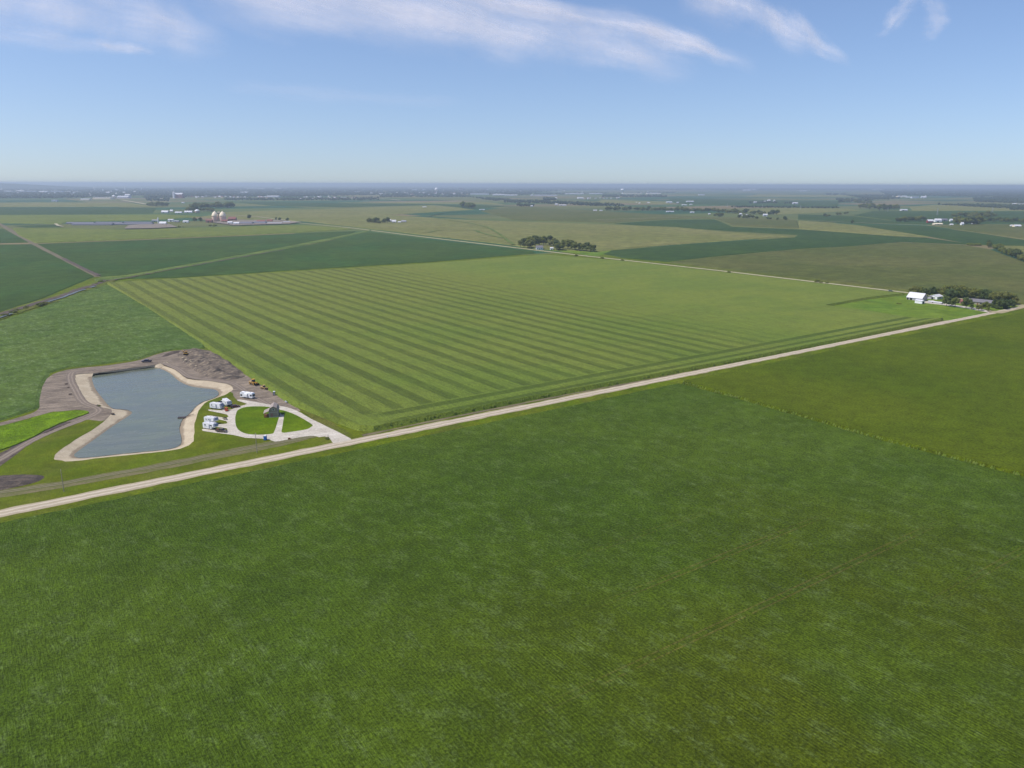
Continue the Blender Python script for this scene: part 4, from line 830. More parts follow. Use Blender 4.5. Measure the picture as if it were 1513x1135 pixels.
# left far farm
for x0, x1, y, hp, lab in [(238, 248, 314.8, 3, 'white barn, leftmost of the far farm beyond the feed sheds'), (251, 255, 313, 2.6, 'small white shed between two white far barns'), (258, 268, 315.2, 2, 'low grey white barn in the middle of the far farm'), (272, 283, 314.6, 2.6, 'long white barn with a domed roof at the far farm')]: FB(x0, x1, y, hp, lab, 'barn', rp=.6, cat='barn')
silo(291.5, 314.5, 6.5, 4.6, 'white round domed store at the right end of the far farm', 'onion', 'white', 'domed_store', 'store')
FB(334, 339, 306.6, 2, 'tiny white barn in front of the long far tree row', 'barn', cat='barn')
FB(268, 272, 300.5, 1.4, 'tiny white shed on the plain left of the far tree row', 'shed', cat='shed')
# farm by 575-600
FB(579, 585, 329.6, 4.2, 'white farmhouse right of the small dark grove', 'farmhouse', rp=.5, cat='house'); FB(573, 578, 328.6, 4, 'tall pale barn touching the small dark grove', 'barn', 'fargrey', rp=.4, cat='barn')
FB(588, 592, 329.8, 2.2, 'low white shed right of the white farmhouse', 'shed', cat='shed'); FB(593, 600, 329, 3.2, 'grey roofed barn at the right of the small grove', 'barn', 'fargrey', 'fargrey', .5, 'barn')
# right far farm
for a_ in [(1371, 1379, 329.3, 4.0, 'white barn with a red end, left at the far right farm', 'red', 'whitem'), (1382, 1391, 328.6, 4.4, 'big white barn in the middle of the far right farm', 'white', 'whitem'), (1391, 1400, 327.2, 3.4, 'grey green roofed barn at the far right farm', 'fargrey', 'blue'), (1381, 1393, 332.2, 1.8, 'long low pale shed in front of the far right farm', 'cream', 'cream'), (1404, 1408, 327.4, 3.2, 'narrow white shed right of the grey green roofed barn', 'white', 'whitem'), (1404.5, 1408.5, 333.2, 2, 'small white shed in front of the far right trees', 'white', 'whitem'), (1420.5, 1424, 333.4, 4, 'white house among the far right trees', 'white', 'whitem'), (1437, 1441, 331.6, 2.6, 'small white house at the right of the far right trees', 'white', 'fargrey'), (1499, 1509, 336, 3, 'long white house at the right edge', 'cream', 'whitem'), (1494, 1498, 335, 2.2, 'small white shed left of the house at the right edge', 'white', 'whitem')]:
    FB(*a_[:5], 'barn', a_[5], a_[6], .45, 'barn')
for a_ in [(877, 882, 312.2, 1.8, 'white farmhouse left of the far tree line'), (886, 890, 312.0, 1.4, 'small white shed left of the far tree line'), (985, 993, 300.2, 2.0, 'bright white long shed on the plain, left of the scattered farm'), (1000, 1003, 300.2, 1.4, 'tiny white shed of the scattered farm'), (1015, 1025, 299, 1.8, 'white topped shed of the scattered far farm'), (1008, 1015, 303.6, 1.2, 'low white shed in front of the scattered far farm'), (1019, 1023, 303, 1.2, 'smallest white shed in front of the scattered far farm'),
           (1093, 1096, 318, 2.6, 'narrow white house at the right end of the far tree line'), (1098, 1108, 319.3, 2, 'low grey roofed house before the far tree line'), (1128, 1134, 319.6, 3, 'white pink house near the end of the far tree line'), (1020, 1026, 314.8, 1.6, 'small pale house hidden in the far tree line'), (985, 996, 313.6, 1.4, 'low pale sheds in the middle of the far tree line'), (1047, 1050, 317, 1.4, 'tiny pale shed under the far tree line'),
           (1114, 1118, 300.2, 2, 'small white shed left of the trio on the right plain'), (1129, 1131, 299, 2, 'thin white store, left of the trio on the right plain'), (1134, 1138, 298.6, 3, 'tall white barn, middle of the trio on the right plain'), (1143, 1145, 298.2, 2.4, 'small white barn, right of the trio on the right plain'), (1172, 1179, 301.8, 2.4, 'lone bright white barn on the right plain'), (1332, 1341, 311.6, 2, 'white farm building right of the far grove'), (784, 787, 305.8, 2.2, 'tiny white barn before the dark far hedges'), (820, 824, 303.4, 2.2, 'bright white shed, left of a row before the far hedge'), (826, 837, 304, 1.4, 'row of low white sheds before the far hedge'), (820, 823, 294.3, 2.2, 'white house beside the round far trees'), (624, 630, 306.8, 1.2, 'lone small white shed on the far green field'), (708, 716, 310.4, 1, 'low pale shed on the far green field right of the dark grove')]:
    FB(*a_, name='farm_building', cat='farm building', group=None)
# town: larger halls with a label of their own
for a_ in [(5, 18, 284.5, 2, 'white hall at the far left end of the town'), (22, 36, 284.2, 2, 'second long white hall from the left in the town'), (37, 52, 285, 2.2, 'long white hall left of the middle of the left town edge'), (56, 70, 285, 2, 'long white hall below the wooded ridge'), (74, 92, 285, 2.2, 'big white hall under the end of the wooded ridge'), (95, 103, 285, 1.6, 'white hall right of the biggest one below the ridge'), (107, 117, 285.4, 1.6, 'last long white hall of the row below the ridge'), (2, 14, 289.5, 1.2, 'nearer white shed at the left edge of the town'),
           (76, 84, 297.8, 2, 'white shed on the plain before the left town'), (172, 190, 293.2, 3, 'broad white roofed hall beside the white dome'), (184, 192, 290.6, 3, 'grey white hall behind the broad one with the dome'), (156, 162, 286.5, 2.4, 'bright white block in the left part of the town'), (118, 132, 296, 1.8, 'pinkish long shed on the plain before the town'), (136, 165, 294.6, 2.6, 'long tan brick works left of the white dome'),
           (355, 367, 285.4, 1.6, 'pale flat hall in the woods above the white suburb'), (360, 392, 279, 1.1, 'thin white hall near the horizon at left'), (405, 416, 279.2, 1.4, 'bright white hall right of the thin one near the horizon'), (393, 412, 291.8, 2.2, 'pale long hall at the right end of the left suburb'), (524, 534, 284.8, 1.4, 'white hall alone in the woods left of the water tower'), (609, 616, 281.6, 1.6, 'white hall far left of the round water tower'), (624, 629, 281.8, 1.8, 'white block just left of the round water tower'),
           (695, 722, 288, 2.2, 'very long white hall right of the water tower'), (728, 745, 289, 2, 'long white hall second right of the water tower'), (746, 764, 289.6, 1.8, 'long white hall third right of the water tower'), (668, 673, 287, 1.6, 'small white hall right below the water tower'), (784, 788, 289.6, 1.6, 'tiny reddish hall left of a long white one'), (790, 823, 289.8, 1.8, 'long white hall in the middle of the plain'), (836, 862, 287.3, 1.3, 'thin pale hall left of the flat topped water tower'), (872, 890, 287, 1.2, 'thin pale hall just left of the flat topped water tower'), (922, 948, 287, 1.4, 'pinkish hall below the flat topped water tower'), (956, 976, 287, 1.6, 'pinkish white hall right of the flat topped water tower'),
           (853, 862, 294, 2, 'white shed at the left end of the trailer rows'), (1033, 1041, 288.8, 1.6, 'white farm by the pale highway'), (1100, 1109, 282, 1.6, 'white shed near the horizon at the right of the middle'), (1112, 1117, 280.6, 1.2, 'tiny white shed near the horizon at the right of the middle'), (1184, 1192, 282.8, 1, 'pale shed near the horizon at right'), (1291, 1304, 280.9, 1, 'thin white hall near the horizon at far right'), (1318, 1320, 292, 2, 'tiny white house at the dark wood at right'), (1348, 1357, 293, 2, 'row of pale houses at right on the plain'), (1362, 1367, 292.6, 2.2, 'white barn ending the row of pale houses at right'), (1328, 1340, 292, 2, 'tan shed left of the pale houses at right'), (1497, 1501, 303, 2, 'white house at the right edge by the woods'), (1503, 1513, 302.8, 1.6, 'pinkish long house at the right edge by the woods'), (1390, 1394, 278.8, 1, 'tiny white block near the horizon at far right')]:
    FB(*a_, name='hall', wm='farwhite' if 'pink' not in a_[4] and 'tan' not in a_[4] else 'cream', cat='hall', flat=random.random() < .5, door=False)
silo(168.5, 293, 4.5, 4.2, 'round white dome beside the broad town hall', 'onion', 'white', 'dome', 'dome')
FB(256, 270, 293, 6.5, 'red and white elevator block standing tall in the town', 'grain_elevator', 'brick', 'whitem', .25, 'elevator', door=False)
silo(257.5, 293, 3, 8.5, 'white silo at the left end of the red elevator block', m='white')
FB(678, 683, 281.8, 4, 'grey white tower block right of the water tower', 'tower_block', 'fargrey', 'fargrey', .02, 'tower block', deep=60, door=False)
for x, y, w_, h_, lab in [(140, 281.5, 2.2, 4.2, 'white storage silo below the ridge end'), (185, 281.5, 1.6, 5, 'slim white silo tower in the left town'), (173, 282.5, 3, 2.4, 'short white tank in the left town'), (152.5, 284, 1.2, 3.6, 'thin pale stack in the left town'), (209, 281.5, 1.4, 3, 'pale silo right of the left town')]: silo(x, y, w_, h_, lab, m='white')
# suburb houses: pale specks, alike
def suburb(x0, x1, y0, y1, n, label, group, mats=('farwhite', 'cream', 'fargrey', 'brick'), wpx=(1.5, 3.5), hp=(1.0, 1.8)):
    for i in range(n):
        x = U(x0, x1); w = U(*wpx); FB(x, x + w, U(y0, y1), U(*hp), label, 'town_house', random.choice(mats), random.choice(('whitem', 'fargrey', 'whitem', 'redroof')), .4, 'house', group, door=False)
suburb(282, 345, 290.2, 293.3, 26, 'small pale house in the white suburb at the left of the plain', 'houses of the left suburb')
suburb(346, 395, 291, 294, 14, 'small pale house in the sparse middle of the left suburb', 'houses of the middle suburb')
suburb(438, 530, 291.5, 294.8, 34, 'small pale house in the suburb left of the far road', 'houses of the suburb by the far road')
suburb(0, 215, 281, 290, 30, 'pale house among the trees of the left town', 'houses of the left town')
suburb(540, 690, 285.5, 288.8, 24, 'pale house in the town below the water tower', 'houses below the water tower')
suburb(853, 914, 292.4, 294.5, 20, 'small white trailer home in the rows on the plain', 'trailer homes on the plain', ('farwhite', 'farwhite', 'cream'), (1, 2.4), (1, 1.5))
suburb(936, 962, 299.6, 301, 7, 'low pale home in the small cluster on the tan field', 'homes on the tan field', ('farwhite', 'cream'), (1, 2.5), (.8, 1.2))
suburb(690, 1060, 279, 285, 14, 'pale speck of a house near the horizon', 'houses near the horizon', ('farwhite',), (1, 3), (.8, 1.3))
suburb(1340, 1370, 290.8, 292.8, 6, 'pale house in the little row at the far right', 'houses of the far right row')
# water towers
def water_tower(x, y, wpx, hpx, label, flat=False):
    p = at(x, y); D = math.hypot(*p); r = wpx * D / F / 2; h = hpx * D / F
    e = empty('water_tower', (p[0], p[1], 0)); tag(e, label, 'water tower')
    k = .62 if flat else 1.0; z = h - r * k
    MB().lathe([(r * .2, z - r * k), (r * .62, z - r * .8 * k), (r * .92, z - r * .4 * k), (r, z), (r * .92, z + r * .4 * k), (r * .62, z + r * .8 * k), (r * .15, z + r * k)], P_['white'], 20).build('tank', e, True)
    MB().lathe([(r * .45, 0), (r * .22, r * .5), (r * .2, z - r * .8 * k)], P_['white'], 12).build('stem', e)
    MB().lathe([(r * .1, h), (r * .1, h + r * .12), (r * .02, h + r * .2)], P_['silver'], 8).build('cap', e)
water_tower(645, 287, 5, 9, 'round white water tower standing over the town')
water_tower(919.5, 286.5, 5.4, 7, 'flat topped white water tower on the far plain', True)
water_tower(1341.5, 280.6, 2.4, 5.5, 'small slim white water tower near the horizon at right')
# pylons
def pylon(x, y, hpx, label):
    p = at(x, y); h = hpx * math.hypot(*p) / F; e = empty('power_pylon', (p[0], p[1], 0), GA); tag(e, label, 'pylon', 'pale pylons on the plain'); s = h * .09
    m = MB()
    for a in (-1, 1):
        for b in (-1, 1): m.cyl((a * s, b * s, 0), (a * s * .15, b * s * .15, h), h * .008, h * .005, P_['silver'], 5)
    for q in range(7):
        z0, z1 = h * q / 8, h * (q + 1) / 8; w0, w1 = s * (1 - .85 * q / 8), s * (1 - .85 * (q + 1) / 8)
        for a in (-1, 1): m.cyl((-w0, a * w0, z0), (w1, a * w1, z1), h * .004, h * .004, P_['silver'], 4); m.cyl((a * w0, -w0, z0), (a * w1, w1, z1), h * .004, h * .004, P_['silver'], 4)
    m.build('mast', e)
    for z in (.72, .84, .95): MB().prism([(-h * .13, h * z), (h * .13, h * z), (0, h * (z + .025))], -h * .006, h * .006, P_['silver'], 'x').build('crossarm', e)
for x, y, h in [(1384.5, 318, 9), (1465.5, 319, 10), (1495, 306, 5), (1311.5, 313, 6), (1182.5, 310, 6), (1126.5, 307, 5), (1074.5, 306, 5)]: pylon(x, y, h, 'pale lattice pylon rising from the far plain at right')

# ------------------------------------------------------------------ trees
FK = (('round', 'leafd'), ('wide', 'leaf'), ('round', 'leaf'))
def leaf_mat(name, a, b, c):
    t = NT(name, .7, .2)
    oi = t.n.new('ShaderNodeObjectInfo'); n = t.noise(t.coords(), .55, 3, .6); n2 = t.noise(t.coords(), 3.0, 2, .6)
    col = t.mix(t.ramp(n, .35, .65), a, b); col = t.mix(t.math('MULTIPLY', oi.outputs['Random'], .85), col, c)
    t.done(t.scale(col, t.ramp(n2, .3, .7, .75, 1.25)))
    tr = t.n.new('ShaderNodeBsdfTranslucent'); t.L(col, tr.inputs[0]); ms = t.n.new('ShaderNodeMixShader'); ms.inputs[0].default_value = .2
    t.L(t.b.outputs[0], ms.inputs[1]); t.L(tr.outputs[0], ms.inputs[2]); t.L(ms.outputs[0], t.out.inputs[0]); return t.m
M['leaf'] = leaf_mat('leaves_mid', S(104, 120, 46), S(124, 134, 56), S(138, 140, 70))
M['leafd'] = leaf_mat('leaves_dark', S(80, 98, 50), S(94, 110, 56), S(110, 122, 62))
M['leafo'] = leaf_mat('leaves_olive', S(126, 128, 62), S(140, 138, 72), S(116, 126, 58))
M['bark'] = plain('tree_bark', S(92, 80, 68), .95, .2)
def tree_proto(kind, mat, seed):
    random.seed(seed); h = 10.0
    if kind == 'round': lobes = [(U(-2.6, 2.6), U(-2.6, 2.6), U(3.6, 8.0), U(1.3, 2.3)) for _ in range(13)] + [(0, 0, 8.4, 1.6), (0, 0, 5.5, 2.6)]
    elif kind == 'tall': lobes = [(U(-1.7, 1.7), U(-1.7, 1.7), U(3.0, 9.0), U(1.0, 1.8)) for _ in range(14)] + [(0, 0, 9.0, 1.0)]
    elif kind == 'wide': lobes = [(U(-4.2, 4.2), U(-3.6, 3.6), U(3.2, 6.6), U(1.4, 2.4)) for _ in range(17)] + [(0, 0, 7.2, 1.9)]
    elif kind == 'cedar': lobes = [(U(-.5, .5), U(-.5, .5), 1.2 + i * .62, 2.0 * (1 - i / 15.5)) for i in range(14)]
    else: lobes = [(U(-1.6, 1.6), U(-1.6, 1.6), U(.5, 1.5), U(.7, 1.2)) for _ in range(9)]
    vs = []; fs = []
    for (x, y, z, r) in lobes:
        n = int(38 * r * r) + 20; sz = .30 if kind != 'bush' else .22
        for i in range(n):
            d = Vector((random.gauss(0, 1), random.gauss(0, 1), random.gauss(0, 1))).normalized(); rr = r * (1 - abs(random.gauss(0, .16)))
            c = Vector((x, y, z)) + Vector((d.x * rr, d.y * rr, d.z * rr * .82))
            nn = (d + Vector((U(-1, 1), U(-1, 1), U(-.6, 1.0))) * .8).normalized(); t = nn.cross(Vector((U(-1, 1), U(-1, 1), U(-1, 1)))).normalized(); b = nn.cross(t)
            s = sz * U(.7, 1.5); k = len(vs)
            vs += [c + t * s, c + b * s * .8, c - t * s * .9, c - b * s * .7]; fs.append([k, k + 1, k + 2, k + 3])
        b_ = bmesh.new(); bmesh.ops.create_icosphere(b_, subdivisions=1, radius=r * .66); k = len(vs)
        b_.verts.ensure_lookup_table()
        vs += [Vector((v.co.x + x + U(-.1, .1) * r, v.co.y + y + U(-.1, .1) * r, v.co.z * .8 + z)) for v in b_.verts]
        fs += [[k + v.index for v in f.verts] for f in b_.faces]; b_.free()
    crown = mesh_from('crown', vs, fs, mat)
    t = MB(); top = {'round': 5.5, 'tall': 6.5, 'wide': 4.5, 'cedar': 6, 'bush': .8}[kind]; rr = .28 if kind != 'bush' else .08
    t.cyl((0, 0, -.1), (.1, 0, top * .55), rr, rr * .7, M['bark'], 7); t.cyl((.1, 0, top * .55), (0, .15, top), rr * .7, rr * .35, M['bark'], 7)
    for i in range(4):
        l = lobes[i]; t.cyl((.05, 0, top * U(.4, .6)), (l[0] * .8, l[1] * .8, l[2]), rr * .4, rr * .12, M['bark'], 5)
    trunk = mesh_from('trunk', t.v, t.f, t.mats, t.m)
    return crown, trunk
PR = {}
for kind, mat, n in (('round', 'leaf', 2), ('round', 'leafd', 1), ('round', 'leafo', 1), ('tall', 'leafd', 1), ('tall', 'leaf', 1), ('tall', 'leafo', 1), ('wide', 'leaf', 1), ('wide', 'leafo', 1), ('cedar', 'leafd', 1), ('bush', 'leaf', 1), ('bush', 'leafo', 1)):
    for i in range(n): PR.setdefault((kind, mat), []).append(tree_proto(kind, M[mat], hash((len(kind), len(mat), i)) % 1000 + i))
random.seed(21)
KCAT = {'cedar': ('cedar_tree', 'tree'), 'bush': ('bush', 'bush')}
def tree(x, y, h, kind='round', mat='leaf', label=None, group=None, sx=None):
    crown, trunk = random.choice(PR[(kind, mat)]); p = at(x, y); nm, cat = KCAT.get(kind, ('tree', 'tree'))
    e = empty(nm, (p[0], p[1], 0), U(0, 6.28)); s = h / (9.8 if kind != 'bush' else 2.6); w = s * (sx or U(.85, 1.15)); e.scale = (w, w * U(.9, 1.1), s)
    tag(e, label, cat, group); link('crown', crown, e); link('trunk', trunk, e); return e
def row(pts, n, h, label, group, kinds=(('round', 'leaf'), ('round', 'leafd'), ('wide', 'leaf'), ('tall', 'leafd')), jy=.5, jx=2):
    L = [math.dist(pts[i], pts[i + 1]) for i in range(len(pts) - 1)]; T = sum(L)
    for i in range(n):
        q = (i + U(.1, .9)) / n * T; k = 0
        while q > L[k] and k < len(L) - 1: q -= L[k]; k += 1
        a, b = pts[k], pts[k + 1]; f = q / L[k]; x = a[0] + (b[0] - a[0]) * f + U(-jx, jx); y = a[1] + (b[1] - a[1]) * f + U(-jy, jy)
        kd = random.choice(kinds); tree(x, y, h * U(.72, 1.25) * (1.3 if kinds is FK else 1), kd[0], kd[1], label, group, U(1.0, 1.4) if kinds is FK else None)
# right farmstead
back = 'leafy tree in the grove behind the roadside farmhouse'; bg = 'trees behind the roadside farmhouse'
for x, y, h, k, m_ in [(1398, 441, 15, 'round', 'leaf'), (1404, 447, 15, 'round', 'leafd'), (1409, 440, 16, 'wide', 'leafo'), (1412, 445, 15, 'round', 'leaf'), (1420, 440.5, 15, 'round', 'leafo'), (1424, 444, 12, 'round', 'leafd'), (1430, 441.5, 14, 'wide', 'leaf'), (1438, 442, 13, 'round', 'leafo'), (1446, 443, 12, 'round', 'leaf'), (1454, 444, 13, 'round', 'leafd'), (1461, 446, 12, 'round', 'leafd'), (1400, 444.5, 13, 'tall', 'leafd')]: tree(x, y, h, k, m_, back, bg)
for x, y, h, k, m_, l_ in [(1398.6, 452.5, 11, 'round', 'leafd', 'dark round tree at the left end of the front row by the drive'), (1405, 453, 9, 'round', 'leafd', 'small dark tree, second in the front row by the drive'), (1411, 454.2, 11, 'round', 'leaf', 'leafy tree, third in the front row by the drive'), (1427, 456, 12, 'round', 'leafd', 'round dark tree left of the tan house front'), (1435, 457.6, 8, 'tall', 'leafd', 'slim dark tree in front of the tan house'), (1446, 459, 7, 'wide', 'leafo', 'low olive tree at the lawn edge before the tan house'), (1456.5, 458.5, 9, 'round', 'leaf', 'bushy tree right of the tan house front'), (1459.5, 461, 5, 'tall', 'leafo', 'small reddish olive tree at the drive entrance')]: tree(x, y, h, k, m_, l_)
for x, y, h, k, m_ in [(1467, 455, 10, 'cedar', 'leafd'), (1473, 456.8, 10, 'cedar', 'leafd'), (1479, 456.8, 10, 'round', 'leafd'), (1485, 456.3, 10, 'cedar', 'leafd'), (1491, 455, 9, 'round', 'leafd'), (1497, 453.5, 8, 'cedar', 'leafd')]: tree(x, y, h, k, m_, 'dark dense tree at the front of the corner grove by the crossroads', 'dark trees at the front of the corner grove', 1.25)
for x, y, h, m_ in [(1466, 449, 13, 'leaf'), (1471, 449, 14, 'leafo'), (1477, 450, 14, 'leafo'), (1484, 449.5, 14, 'leafo'), (1490, 449.5, 13, 'leafo'), (1496, 449, 11, 'leafo'), (1499, 450.5, 9, 'leafo')]: tree(x, y, h, 'round', m_, 'olive topped tree at the back of the corner grove by the crossroads', 'olive trees at the back of the corner grove')
for x, y, h, k, m_, l_ in [(1346, 436.5, 9, 'round', 'leaf', 'green tree behind the left end of the big barn'), (1352.5, 436.5, 12, 'wide', 'leafo', 'olive tree rising behind the barn roof'), (1359.5, 437, 12, 'wide', 'leaf', 'broad tree behind the right end of the barn roof'), (1366, 439.5, 11, 'round', 'leafd', 'dark tree just right of the big barn'), (1371, 438.5, 9, 'round', 'leafd', 'dark tree behind the small grey shed'), (1377.5, 437.5, 11, 'round', 'leafd', 'dark tree behind the white garage'), (1384, 437, 10, 'wide', 'leaf', 'tree behind the right end of the garage'), (1391, 437.5, 10, 'round', 'leafo', 'olive tree between the garage and the farmhouse grove')]: tree(x, y, h, k, m_, l_)
tree(1328, 449, 1.3, 'bush', 'leaf', 'low dark bush line in the lawn left of the barn', None, 3.2)
# farmstead on the narrow road
for i, (x, y, h) in enumerate([(769, 366, 15), (774, 366.5, 19), (780, 366.8, 20), (786, 367, 21), (791, 364.5, 22), (797, 363, 21), (803, 363, 20), (812, 363.5, 21), (818, 364.8, 20), (783, 363, 19), (822, 369.5, 18), (826, 370, 17), (832, 368.5, 19)]): tree(x, y, h, ('round', 'tall', 'wide')[i % 3 if i % 3 != 1 else 1], 'leafd' if i % 3 == 1 else 'leaf', 'tall tree in the left grove round the farmhouse on the narrow road', 'trees of the left grove on the narrow road')
for i, (x, y, h) in enumerate([(839, 369.5, 20), (845, 370, 18), (850, 370.5, 17), (856, 371, 15), (861, 371.2, 14), (867, 371.8, 17), (872, 372, 14), (878, 372.6, 13)]): tree(x, y, h, 'tall' if i % 2 else 'round', 'leafd' if i % 2 else 'leaf', 'slim dark tree in the row right of the farmhouse on the narrow road', 'row of trees on the narrow road')
row([(545, 330), (560, 330.4), (572, 330)], 8, 19, 'dark tree in the small grove left of the white far farmhouse', 'small dark grove on the tan field')
# hedge at the right edge
row([(1460, 365), (1465, 366.5)], 4, 14, 'tree in the dark clump at the start of the right hedge', 'clump starting the right hedge', jx=2)
row([(1470, 369), (1480, 374), (1490, 378), (1500, 382), (1514, 388)], 16, 14, 'tree in the hedge running to the right edge', 'right hedge trees', (('round', 'leaf'), ('round', 'leafd'), ('wide', 'leaf')))
row([(1430, 362.5), (1447, 363.5)], 7, 6, 'low bush at the thin end of the right hedge', 'bushes at the thin end of the right hedge', (('bush', 'leaf'),))
# shrubs by the narrow road and the creek
for x, y, h, l_ in [(851, 378.6, 4, 'bush on the near side of the narrow road, leftmost of the roadside bushes'), (890, 382.2, 4, 'bush on the narrow road beside the green field corner'), (919.5, 385.6, 3.5, 'bush on the narrow road, third from the left'), (1077, 403, 3.4, 'bush on the narrow road below the olive field'), (1207, 416.8, 5, 'round bush on the narrow road halfway to the barn'), (1213, 417.8, 3, 'small bush beside the round one on the narrow road'), (1222, 418.6, 2.4, 'last small bush on the narrow road before the barn'),
                    (60, 453, 4.5, 'left one of two grey green bushes at the creek'), (67, 451, 4, 'right one of two grey green bushes at the creek'), (150, 418, 4.5, 'big bush at the junction of the creek and the waterway'), (142, 420.5, 3, 'small bush left of the creek junction'), (131, 424.5, 2, 'tiny bush on the creek bank'), (158, 416, 2.6, 'low bush at the tip of the striped corn field'), (86, 447.5, 1.6, 'tiny yellow green bush on the creek bank'),
                    (147, 600.5, 1.1, 'small weed bush on the sand edge left of the pond'), (483.5, 649, 1.4, 'weed bush at the mouth of the gravel drive')]: tree(x, y, h, 'bush', 'leafo' if 'grey' in l_ or 'yellow' in l_ else 'leaf', l_)
row([(2, 469), (25, 460), (45, 454)], 8, 2.6, 'low brownish bush on the creek bank at the left edge', 'bushes on the creek bank', (('bush', 'leafo'), ('bush', 'leaf')), jx=3, jy=1)
# weeds standing in the bright patch
# far tree lines
FK_ = (('round', 'leafd'), ('wide', 'leaf'), ('round', 'leaf'))
row([(893, 311), (990, 312), (1060, 314), (1149, 318.5)], 64, 15, 'tree in the long far tree line in the middle distance', 'long far tree line', FK, .6)
row([(1055, 320.4), (1068, 321)], 4, 12, 'tree in the dark clump below the long far tree line', 'clump below the long tree line', FK)
row([(1089, 322), (1113, 323.5)], 7, 11, 'tree in the lower row near the right end of the far tree line', 'lower row of far trees', FK)
row([(1120, 323.5), (1168, 326.3)], 6, 9, 'lone far tree right of the long tree line', 'lone far trees at right', FK, jx=4)
row([(276, 314), (290, 313)], 5, 18, 'tree beside the domed store at the left far farm', 'trees by the domed store', FK)
row([(284, 308.5), (345, 306.8)], 22, 22, 'tree in the long dark row behind the left far farm', 'dark row behind the left far farm', FK, .5)
row([(295, 312), (318, 313)], 8, 12, 'tree in the low row right of the domed store', 'low row right of the domed store', FK)
row([(218, 304.5), (249, 305.5)], 10, 16, 'tree in the far hedge left of the far farm', 'far hedge at left', FK)
for x in (288, 296.5): tree(x, 328, 15, 'round', 'leafd', 'left one of two round dark trees left of the domed tanks' if x < 290 else 'right one of two round dark trees left of the domed tanks')
for x, y, h, l_ in [(368.5, 324, 17, 'round dark tree right of the domed tanks'), (408, 325.5, 11, 'left one of two round trees by the red barn'), (413.5, 326, 11, 'right one of two round trees by the red barn'), (425, 327, 12, 'small round tree by the pale road bend')]: tree(x, y, h, 'round', 'leafd', l_)
row([(258, 336), (272, 336)], 4, 4, 'low dark bush below the tan yard', 'bushes below the tan yard', (('bush', 'leaf'),)); row([(305, 334.3), (320, 334)], 4, 5, 'low dark bush below the domed tanks', 'bushes below the domed tanks', (('bush', 'leaf'),))
row([(681, 307), (702, 309)], 7, 22, 'tree in the dark far grove right of the lone shed', 'dark far grove', FK)
row([(1240, 300), (1288, 301)], 10, 18, 'tree in the far grove upper right', 'far grove upper right', FK)
row([(1268, 307), (1300, 310), (1328, 310)], 16, 20, 'tree in the broad far grove at right', 'broad far grove at right', FK, 1.5)
row([(1215, 321), (1235, 318), (1256, 316)], 8, 9, 'tree on the curving far creek at right', 'curving creek trees', FK)
tree(1259, 331, 13, 'round', 'leafd', 'lone dark tree beside the pale far lane')
row([(1323, 328.5), (1345, 327), (1366, 326)], 12, 12, 'tree left of the far right farm', 'trees left of the far right farm', FK)
row([(1411, 321.5), (1440, 321), (1470, 320.5)], 16, 16, 'tree in the row behind the far right farm', 'row behind the far right farm', FK, 1)
row([(1411, 331), (1420, 332.5), (1434, 332.5), (1450, 331)], 10, 19, 'big tree among the houses of the far right farm', 'big trees of the far right farm', FK)
row([(1452, 328.5), (1480, 327.5), (1513, 329.5)], 16, 12, 'tree in the hedge running right from the far right farm', 'hedge right of the far right farm', FK, .8)

# ------------------------------------------------------------------ far woods (masses nobody could count)
ico = bmesh.new(); bmesh.ops.create_icosphere(ico, subdivisions=1, radius=1); ico.verts.ensure_lookup_table()
IV = np.array([v.co[:] for v in ico.verts]); IFc = np.array([[v.index for v in f.verts] for f in ico.faces]); ico.free()
def woods(name, regions, mat, label):
    V = []; Fc = []; k = 0
    for (poly, n, hm, rpx) in regions:
        xs = [p[0] for p in poly]; ys = [p[1] for p in poly]; c = 0
        while c < n:
            x, y = U(min(xs), max(xs)), U(min(ys), max(ys))
            if not inpoly((x, y), poly): continue
            c += 1; p = at(x, y); D = math.hypot(*p); r = rpx * D / F * U(.5, 1.4); h = hm * U(.55, 1.2)
            r = max(r, h * .4)
            a = IV * (1 + rng.uniform(-.22, .22, (len(IV), 1))); a = a * np.array([r, r * 1.3, h * .55]) + np.array([p[0], p[1], h * .5])
            V.append(a); Fc.append(IFc + k); k += len(IV)
    V = np.concatenate(V); Fc = np.concatenate(Fc)
    me = bpy.data.meshes.new(name); me.vertices.add(len(V)); me.vertices.foreach_set('co', V.ravel())
    me.loops.add(len(Fc) * 3); me.loops.foreach_set('vertex_index', Fc.ravel().astype('i4')); me.polygons.add(len(Fc))
    me.polygons.foreach_set('loop_start', np.arange(0, len(Fc) * 3, 3, dtype='i4')); me.polygons.foreach_set('loop_total', np.full(len(Fc), 3, dtype='i4'))
    me.materials.append(mat); me.update(calc_edges=True); o = link(name, me); tag(o, label, 'woodland', None, 'stuff'); return o
def wmat():
    t = NT('far_wood', .9, .1); n = t.noise(t.coords(), .02, 3, .7); n2 = t.noise(t.coords(), .002, 3, .6)
    c = t.mix(t.ramp(n, .35, .65), S(44, 58, 38), S(62, 74, 44)); return t.done(t.mix(t.ramp(n2, .45, .65, 0, .5), c, S(80, 88, 54)))
M['wood'] = wmat()
woods('town_woodland', [([(-60, 279), (215, 279), (215, 289), (150, 291.5), (60, 293), (-60, 293)], 2600, 14, 1.6), ([(200, 278.5), (560, 277.5), (560, 288), (440, 291), (280, 291), (215, 293)], 4200, 13, 1.6), ([(215, 293), (250, 294), (250, 298), (215, 297)], 60, 12, 1.6), ([(330, 293.5), (440, 293), (560, 292), (560, 296), (440, 296.3), (335, 296.2)], 360, 11, 1.5)], M['wood'], 'wide dark blue mass of town trees along the left half of the horizon')
